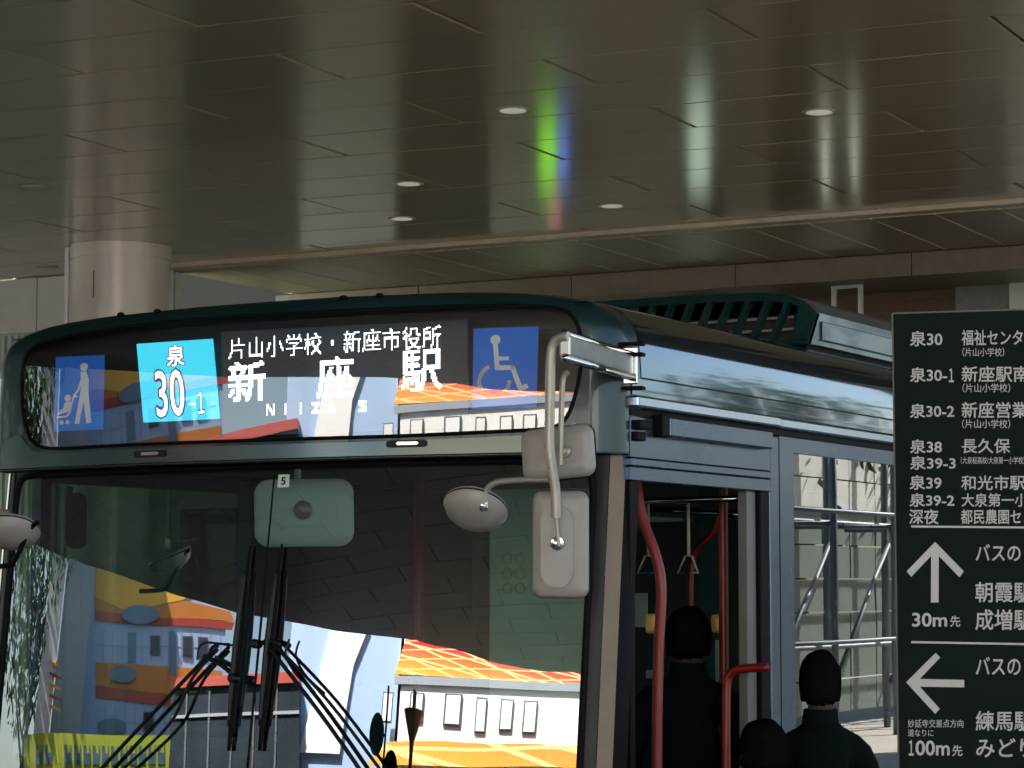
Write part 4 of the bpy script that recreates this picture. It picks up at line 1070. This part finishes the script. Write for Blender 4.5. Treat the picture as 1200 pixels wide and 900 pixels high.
TT('福祉センター', 1127, 386.6, 18.2, 14.6); T('（片山小学校）', 1128, 407.6, 1177, 417.8, .004)
TT('新座駅南口', 1127, 429, 18.8, 19.8); T('（片山小学校）', 1128, 449.5, 1184, 460, .004)
TT('新座営業所', 1127, 471, 19, 19.8); T('（片山小学校）', 1127.5, 491.6, 1184, 502, .004)
T('長久保', 1127, 514, 1184, 531.3); T('（大泉桜高校/大泉第一小学校）', 1126, 535.3, 1201, 543.8, .004)
TT('和光市駅南口', 1126.5, 557, 17.4, 18.8); TT('大泉第一小学校', 1127, 578, 16, 15.7); TT('都民農園セコニック', 1126, 597, 17.2, 14.4)
T('30m', 1069, 718, 1110, 734.5, .02); T('先', 1113.5, 721.5, 1125.5, 734.5, .012)
TT('バスのりば', 1143.5, 637.5, 20.5, 18.4); TT('朝霞駅', 1143, 682, 24, 22.8); TT('成増駅', 1143, 714, 24.5, 22.8)
TT('バスのりば', 1143.5, 769.5, 22, 18.4); TT('練馬駅', 1143.5, 833, 23.5, 22.8); TT('みどり', 1144, 865, 22.5, 22.5)
T('妙延寺交差点方向', 1064, 843, 1129, 852.6, .004); T('道なりに', 1064, 854.5, 1094, 863, .004); T('１', 1065, 867.5, 1071, 885.5, .02); T('00m', 1073, 867.5, 1113, 885.5, .02); T('先', 1116, 873, 1128, 886, .012)
def spoly(name, P):
    n = sn if sn.dot(CAM - P0s) > 0 else -sn
    bm = bmesh.new(); f = bm.faces.new([bm.verts.new(q + n * .0015) for q in SQ(P)]); bm.normal_update(); bmesh.ops.triangulate(bm, faces=[f])
    me = bpy.data.meshes.new(name); bm.to_mesh(me); bm.free(); E(link(name, me, M['letter']))
spoly('divider_line', [(1068, 615.8), (1340, 618.2), (1340, 620.4), (1068, 618.2)])
spoly('divider_line', [(1068, 751.2), (1340, 756.2), (1340, 758.6), (1068, 753.6)])
spoly('arrow_up', [(1096, 635), (1129.5, 669.5), (1124.5, 676.5), (1100.3, 651.5), (1100, 706), (1091, 706), (1091.3, 651.5), (1068, 676), (1062.5, 669.5)])
spoly('arrow_left', [(1062, 799.5), (1096.5, 765), (1102, 770.5), (1078, 795.5), (1130, 796.7), (1130, 805.5), (1078, 804.7), (1101.5, 830.5), (1096, 836.5)])

# ================================================================== SURROUNDINGS BEHIND THE CAMERA (seen in the glass)
def facade_frame(az, dist):
    """vertical facade facing the bus; az from -Y towards -X, origin at ground"""
    a = R(az); n = Vector((sin(a), cos(a), 0)); o = Vector((-1.3, 0, 0)) - n * dist; u = Vector((-cos(a), sin(a), 0)); return o, u, n     # u grows with az
def fbox(F, u0, u1, z0, z1, d0, d1, name, m, par, bev=0):
    o, u, n = F; MX = Matrix(((u.x, n.x, 0, o.x), (u.y, n.y, 0, o.y), (0, 0, 1, 0), (0, 0, 0, 1)))
    g = MB(); g.box((u0, d0, z0), (u1, d1, z1), bev, MX); r = g.build(name, m); r.parent = par; r.matrix_parent_inverse = Matrix.Translation(par.location).inverted(); return r
def fpoly(F, pts, d0, d1, name, m, par):
    o, u, n = F; g = MB(); a = [g.bm.verts.new(o + u * p[0] + n * d0 + Vector((0, 0, p[1]))) for p in pts]; b = [g.bm.verts.new(o + u * p[0] + n * d1 + Vector((0, 0, p[1]))) for p in pts]
    g.bm.faces.new(a[::-1]); g.bm.faces.new(b)
    for i in range(len(pts)): g.bm.faces.new((a[i], a[(i + 1) % len(pts)], b[(i + 1) % len(pts)], b[i]))
    r = g.build(name, m); r.parent = par; r.matrix_parent_inverse = Matrix.Translation(par.location).inverted(); return r
def refl_pt(px, py, F, top=False):
    s, z = inv(px, py, top); p = S(s, z)[0]; n = SN(s, z); d = vray(px, py); r = d - n * 2 * d.dot(n)
    o, u, nn = F; t = (o - p).dot(nn) / r.dot(nn); q = p + r * t; return ((q - o).dot(u), q.z)
# striped shop building
F1 = facade_frame(47, 29); o1 = F1[0]
b1 = empty('striped_shop_building', tuple(o1), label='large building with blue shade put into its wall colour and orange and yellow swooping stripes reflected in the windshield', cat='building')
RP = lambda pts: [refl_pt(x, y, F1) for x, y in pts]
q = RP([(112, 668), (265, 735), (112, 880), (250, 880)]); ul = max(a[0] for a in q); ur = min(a[0] for a in q)
fbox(F1, ur, ul, 0, 15, -12, 0, 'wall', M['bshade'], b1)
fpoly(F1, RP([(112, 660), (112, 700), (150, 716), (215, 703), (235, 690), (180, 660)]), 0, .03, 'yellow_swoosh', M['byellow'], b1)
fpoly(F1, RP([(112, 701), (150, 717), (216, 704), (270, 716), (275, 728), (190, 724), (112, 722)]), 0, .025, 'orange_stripe', M['borange'], b1)
fpoly(F1, RP([(112, 716), (190, 724), (275, 729), (272, 738), (190, 733), (112, 728)]), .005, .035, 'red_stripe', M['bred'], b1)
fpoly(F1, RP([(112, 776), (180, 780), (260, 785), (255, 815), (180, 812), (112, 804)]), 0, .025, 'orange_stripe', M['borange'], b1)
fpoly(F1, RP([(112, 805), (180, 813), (254, 816), (252, 828), (180, 826), (112, 818)]), .005, .035, 'red_stripe', M['bred'], b1)
for (cx, cy, w_, h_) in ((165, 720, 22, 11), (144, 791, 16, 10), (131, 852, 17, 9)):
    fpoly(F1, RP([(cx + w_ * cos(2 * pi * i / 20), cy + h_ * sin(2 * pi * i / 20)) for i in range(20)]), .04, .10, 'oval_sign', M['boval'], b1)
fpoly(F1, RP([(198, 740), (207, 740), (207, 790), (198, 790)]), 0, .04, 'pipe_mark', M['boval'], b1)
fpoly(F1, RP([(150, 740), (160, 740), (160, 776), (150, 776)]), 0, .04, 'pipe_mark', M['boval'], b1)
for k in range(13):
    x = 120 + 11.5 * k; fpoly(F1, RP([(x, 738), (x + 1.1, 738), (x + 1.1, 776), (x, 776)]), .0, .012, 'panel_joint', M['bgrey'], b1)
    fpoly(F1, RP([(x + 3, 828), (x + 4.1, 828), (x + 4.1, 880), (x + 3, 880)]), .0, .012, 'panel_joint', M['bgrey'], b1)
for y_ in (755, 846): fpoly(F1, RP([(112, y_), (180, y_ + 2), (255, y_ + 4), (255, y_ + 5.2), (180, y_ + 3.2), (112, y_ + 1.2)]), 0, .01, 'panel_joint', M['bgrey'], b1)
for (x, y_) in ((176, 744), (214, 746), (232, 747), (168, 834), (206, 836)):
    fpoly(F1, RP([(x, y_), (x + 12, y_ + .5), (x + 12, y_ + 24), (x, y_ + 23.5)]), .0, .03, 'window', M['bframe'], b1)
    fpoly(F1, RP([(x + 1.2, y_ + 1.5), (x + 10.8, y_ + 2), (x + 10.8, y_ + 22.5), (x + 1.2, y_ + 22)]), .031, .04, 'pane', M['bdark'], b1)
# lower banner, lime green with dark blocks of illegible writing
F1b = facade_frame(53, 25.5); bn = empty('lime_banner', tuple(F1b[0]), label='lime green banner on a stand with dark writing, low in front of the striped building', cat='banner')
RB = lambda pts: [refl_pt(x, y, F1b) for x, y in pts]
fpoly(F1b, RB([(28, 862), (200, 864), (196, 925), (28, 925)]), 0, .06, 'banner_sheet', M['lime'], bn)
for k in range(14):
    x = 42 + 11 * k
    if random.random() < .85: fpoly(F1b, RB([(x, 875), (x + 3, 875), (x + 3, 884), (x + 7, 884), (x + 7, 875), (x + 8, 875), (x + 8, 897), (x, 897)]), .061, .07, 'banner_mark', M['boval'], bn)
q = RB([(30, 862), (198, 864)])
for u_ in (q[0][0], q[1][0]): fbox(F1b, u_ - .05, u_ + .05, 0, 4.6, -.1, -.01, 'banner_post', M['steel'], bn)
# tall sign column and dark frames left of it
F1c = facade_frame(58, 27.5); cs = empty('tall_sign_column', tuple(F1c[0]), label='tall white advertising column with red and yellow marks left of the striped building', cat='sign')
RC_ = lambda pts: [refl_pt(x, y, F1c) for x, y in pts]
q = RC_([(56, 700), (74, 700)]); fbox(F1c, q[1][0], q[0][0], 0, 11, -.6, 0, 'column_body', M['bwhite'], cs)
q = RC_([(75, 700), (110, 700)]); fbox(F1c, q[1][0], q[0][0], 0, 14, -4, -.7, 'dark_block', M['bgrey'], cs)
for k in range(5):
    q = RC_([(58, 775 + 13 * k), (72, 785 + 13 * k)]); fbox(F1c, q[1][0], q[0][0], q[1][1], q[0][1], .001, .06, 'sign_character', M['bred'] if k % 2 else M['byellow'], cs)
# white tower / grey building / billboard building
F2 = facade_frame(20, 26); b2 = empty('white_corner_building', tuple(F2[0]), label='tall sunlit white corner block with blue shade put into its wall colour behind the camera', cat='building')
R2 = lambda pts, top=False: [refl_pt(x, y, F2, top) for x, y in pts]
fpoly(F2, R2([(392, 730), (433, 735), (415, 780), (398, 885), (350, 885), (372, 800)]), 0, .12, 'sunlit_fin', M['bwhite'], b2)
q = R2([(352, 885), (470, 760)]); fbox(F2, q[1][0], q[0][0] + 1, 0, 13, -9, -.01, 'wall', M['bshade'], b2)  # shaded wall beside the fin, its shade is in the colour
fpoly(F2, R2([(208, 812), (352, 806), (352, 940), (190, 940)]), .0, .5, 'bus_stand_in', M['bdark'], b2)  # added dark block standing in for a dark bus mirrored here
fpoly(F2, R2([(212, 800), (352, 794), (352, 806), (208, 812)]), .0, .6, 'bus_red_strip', M['bred'], b2)  # red strip standing in for the red lights on that bus
for k in range(5): fpoly(F2, R2([(222 + 26 * k, 812), (224 + 26 * k, 812), (220 + 26 * k, 940), (218 + 26 * k, 940)]), .5, .54, 'mullion', M['bframe'], b2)
fpoly(F2, R2([(205, 845), (352, 838), (352, 842), (204, 849)]), .5, .55, 'mullion', M['bgrey'], b2)
b3 = empty('billboard_building', tuple(F2[0]), label='sunlit white building with red and orange billboards and narrow windows behind the camera', cat='building')
q = R2([(468, 830), (700, 830)]); u1, u0 = q[0][0], q[1][0] - 6
fbox(F2, u0, u1 - .02, 0, 13, -9, .4, 'wall', M['bwhite'], b3)
# billboard material: red to orange with pale crossing streaks
def billboard_mat():
    m, t, b = new_mat('red orange billboard print'); N = t.nodes; L = t.links
    tc = N.new("ShaderNodeTexCoord"); sp = N.new("ShaderNodeSeparateXYZ"); L.new(tc.outputs['Generated'], sp.inputs[0])
    cr = N.new("ShaderNodeValToRGB"); cr.color_ramp.elements[0].color = (1, .42, .06, 1); cr.color_ramp.elements[1].color = (.6, .015, .04, 1); cr.color_ramp.elements[0].position = .1; cr.color_ramp.elements[1].position = .6
    L.new(sp.outputs['Z'], cr.inputs[0]); last = cr.outputs[0]
    for sc_, rot in ((2.2, .6), (2.8, -.75), (1.5, 1.1)):
        mp_ = N.new("ShaderNodeMapping"); mp_.inputs['Rotation'].default_value = (0, rot, 0); L.new(tc.outputs['Generated'], mp_.inputs[0])
        w = N.new("ShaderNodeTexWave"); w.inputs['Scale'].default_value = sc_; w.inputs['Distortion'].default_value = .6; L.new(mp_.outputs[0], w.inputs['Vector'])
        r2 = N.new("ShaderNodeValToRGB"); r2.color_ramp.elements[0].position = .95; r2.color_ramp.elements[1].position = .99; L.new(w.outputs[0], r2.inputs[0])
        mx = N.new("ShaderNodeMixRGB"); L.new(r2.outputs[0], mx.inputs[0]); L.new(last, mx.inputs[1]); mx.inputs[2].default_value = (1, .75, .3, 1); last = mx.outputs[0]
    L.new(last, b.inputs['Base Color']); return m
BM = billboard_mat()
fpoly(F2, R2([(463, 795), (475, 757), (520, 758), (560, 768), (640, 792), (690, 800), (690, 812), (590, 803)]), .4, .46, 'billboard', BM, b3)
fpoly(F2, R2([(430, 900), (455, 873), (520, 871), (640, 876), (700, 880), (700, 900)]), .4, .46, 'billboard', BM, b3)
q = R2([(463, 800), (690, 812)]); fpoly(F2, R2([(463, 797), (690, 813), (690, 822), (463, 806)]), .4, .48, 'canopy_shelf', M['bgrey'], b3)
for (x0, x1, ya, yb) in ((481, 497, 815, 848), (521, 541, 816, 852), (557, 569, 820, 860), (585, 600, 822, 858), (612, 628, 824, 862), (450, 462, 815, 850)):
    P_ = R2([(x0, ya), (x1, ya + 1), (x1 - 3, yb + 1), (x0 - 3, yb)]); w = fpoly(F2, P_, .4, .46, 'window', M['bframe'], b3)
    cx_ = sum(p[0] for p in P_) / 4; cz_ = sum(p[1] for p in P_) / 4; P2_ = [((p[0] - cx_) * .8 + cx_, (p[1] - cz_) * .9 + cz_) for p in P_]
    o = fpoly(F2, P2_, .461, .48, 'pane', M['bwhite'], b3)
# lamp post with inverted cone head and two round traffic mirrors, silhouettes in the glass
F4 = facade_frame(20, 15); lp = empty('street_lamp', tuple(F4[0]), label='dark street lamp with an inverted cone head standing in front of the billboard building', cat='street lamp')
(lu, lz) = refl_pt(485, 832, F4); o_, u_, n_ = F4; base = o_ + u_ * lu
lp.location = base
g = MB(); g.tube([(0, 0, 0), (0, 0, lz - .3)], .035, 10); g.build('pole', M['rubber'], lp, smooth=40)
g = MB(); g.lathe([(.05, lz - .42), (.07, lz - .3), (.26, lz - .02), (.27, lz), (0, lz + .03)], 24); g.build('cone_head', M['pillar'], lp, smooth=40)
g = MB(); g.box((-.01, -.12, lz - 1.0), (.01, .12, lz + .2)); g.build('finial', M['rubber'], lp)
tm = empty('traffic_mirror', tuple(base + u_ * .75), label='pole with two round dark traffic mirrors beside the cone headed lamp', cat='traffic mirror')
g = MB(); g.tube([(0, 0, 0), (0, 0, lz + .2)], .03, 8); g.build('pole', M['rubber'], tm)
for dz_, du in ((-.28, .25), (-.62, -.2)):
    c_ = Vector((u_.x * du, u_.y * du, lz + dz_)); g = MB(); g.lathe([(0, .05), (.15, .04), (.21, .0), (.21, -.03), (0, -.04)], 24, frame(c_, u_, n_)); g.build('mirror_disc', M['rubber'], tm, smooth=40)
    g = MB(); g.tube([(0, 0, lz + dz_), c_], .015, 6); g.build('mirror_arm', M['rubber'], tm)
# hoarding and scaffold on the door side, reflected in the side window
hd = empty('white_hoarding', (9, 24, 0), label='white corrugated site hoarding to the right of the bus, out of frame', cat='hoarding')
y = 12.0
while y < 46:
    for lo, hi, mm in ((0, 6, 'sheet_g'), (6, 9, 'sheet')):
        g = MB()
        for zz in range(lo, hi):
            z0 = .2 + zz * .46; d = random.uniform(0, .02)
            g.box((9 + d, y + .01, z0), (9.03 + d, y + .97, z0 + .44))
        o = g.build('hoarding_sheet', M[mm], kind='stuff'); o.parent = hd; o.matrix_parent_inverse = Matrix.Translation(hd.location).inverted()
    y += 1.0
sf = empty('scaffold', (8.3, 24, 0), label='galvanised tube scaffold standing against the white hoarding', cat='scaffold')
def st_(name, a, b, r=.035):
    g = MB(); g.tube([a, b], r, 8); o = g.build(name, M['steel'], smooth=True); o.parent = sf; o.matrix_parent_inverse = Matrix.Translation(sf.location).inverted()
for k in range(12):
    y = 14 + 2.1 * k; st_('upright', (8.3, y, 0), (8.3, y, 5), .05); st_('upright', (7.6, y + .6, 0), (7.6, y + .6, 5), .05)
    st_('brace', (8.25, y, .6), (8.25, y + 2.1, 2.5), .03); st_('transom', (7.6, y + .6, 2.7), (8.9, y, 2.7), .03)
for z in (1.15, 2.75, 4.2): st_('ledger', (8.22, 13, z), (8.22, 40, z), .035); st_('ledger', (7.55, 13, z + .1), (7.55, 40, z + .1), .03)
# trees
def tree(name_lab, loc, h, cr_, seed, n=2600, lean=0, group=None):
    rn = random.Random(seed); e = empty('tree', loc, label=name_lab, cat='tree', group=group)
    g = MB(); tp_ = [(0, 0, 0), (.08, .05, h * .25), (.02 + lean * .3, -.05, h * .5), (lean, 0, h * .8)]; g.tube(smoothpath(tp_, 5), [.2 * (1 - i / 18) + .03 for i in range(16)], 9)
    cl = []
    for k in range(11):
        a = rn.uniform(0, 2 * pi); z0 = h * rn.uniform(.3, .65); L = cr_ * rn.uniform(.5, .95)
        p0 = Vector((lean * z0 / h, 0, z0)); p2 = p0 + Vector((cos(a) * L, sin(a) * L, rn.uniform(.2, .5) * h * .5)); p1 = (p0 + p2) / 2 + Vector((0, 0, -.15))
        g.tube(smoothpath([p0, p1, p2], 4), [.07 - .006 * i for i in range(9)], 6); cl += [p2, p1 + Vector((rn.uniform(-.4, .4), rn.uniform(-.4, .4), .5))]
    g.build('trunk', M['bark'], e, smooth=True)
    cl += [Vector((rn.gauss(0, cr_ * .35), rn.gauss(0, cr_ * .35), h * rn.uniform(.5, 1))) for _ in range(14)]
    bm = bmesh.new()
    for _ in range(n):
        c = rn.choice(cl); p = c + Vector((rn.gauss(0, .45), rn.gauss(0, .45), rn.gauss(0, .38))); s_ = rn.uniform(.06, .13)
        q_ = Vector((rn.gauss(0, 1), rn.gauss(0, 1), rn.gauss(0, 1))).normalized(); t_ = q_.orthogonal().normalized(); b_ = q_.cross(t_)
        bm.faces.new([bm.verts.new(p + t_ * s_ * 1.6), bm.verts.new(p + b_ * s_ * .6), bm.verts.new(p - t_ * s_ * 1.6), bm.verts.new(p - b_ * s_ * .6)])
    me = bpy.data.meshes.new('crown'); bm.to_mesh(me); bm.free(); link('crown', me, M['leaf'], e)
tree('broad leafy tree beyond the canopy, farthest toward the left of the square', (-27, -7.5, 0), 8.5, 3.0, 1, 4200)
tree('leafy tree by the canopy edge next to the tall white advertising column', (-26.5, -13.0, 0), 8, 2.2, 2, 2600)
tree('leafy tree beyond the left end of the canopy in line with the bus front', (-30, -1.0, 0), 9, 3.2, 3, 3600)
tree('small leafy tree right of the billboard building behind the camera', (-1.5, -31, 0), 6.5, 1.6, 4, 1800)
tree('leafy tree near the far end of the white hoarding', (10.6, 27, 0), 6.5, 2.2, 5, 2000)
rbn = empty('red_banner', (.3, -28, 0), label='tall narrow red banner on a pole beside the small tree behind the camera', cat='banner')
g = MB(); g.box((-.35, -.02, 1.5), (.35, .02, 6.2)); g.build('banner_cloth', M['bred'], rbn); g = MB(); g.tube([(-.38, 0, 0), (-.38, 0, 6.4)], .03, 8); g.build('banner_pole', M['steel'], rbn)
bpy.context.view_layer.update()
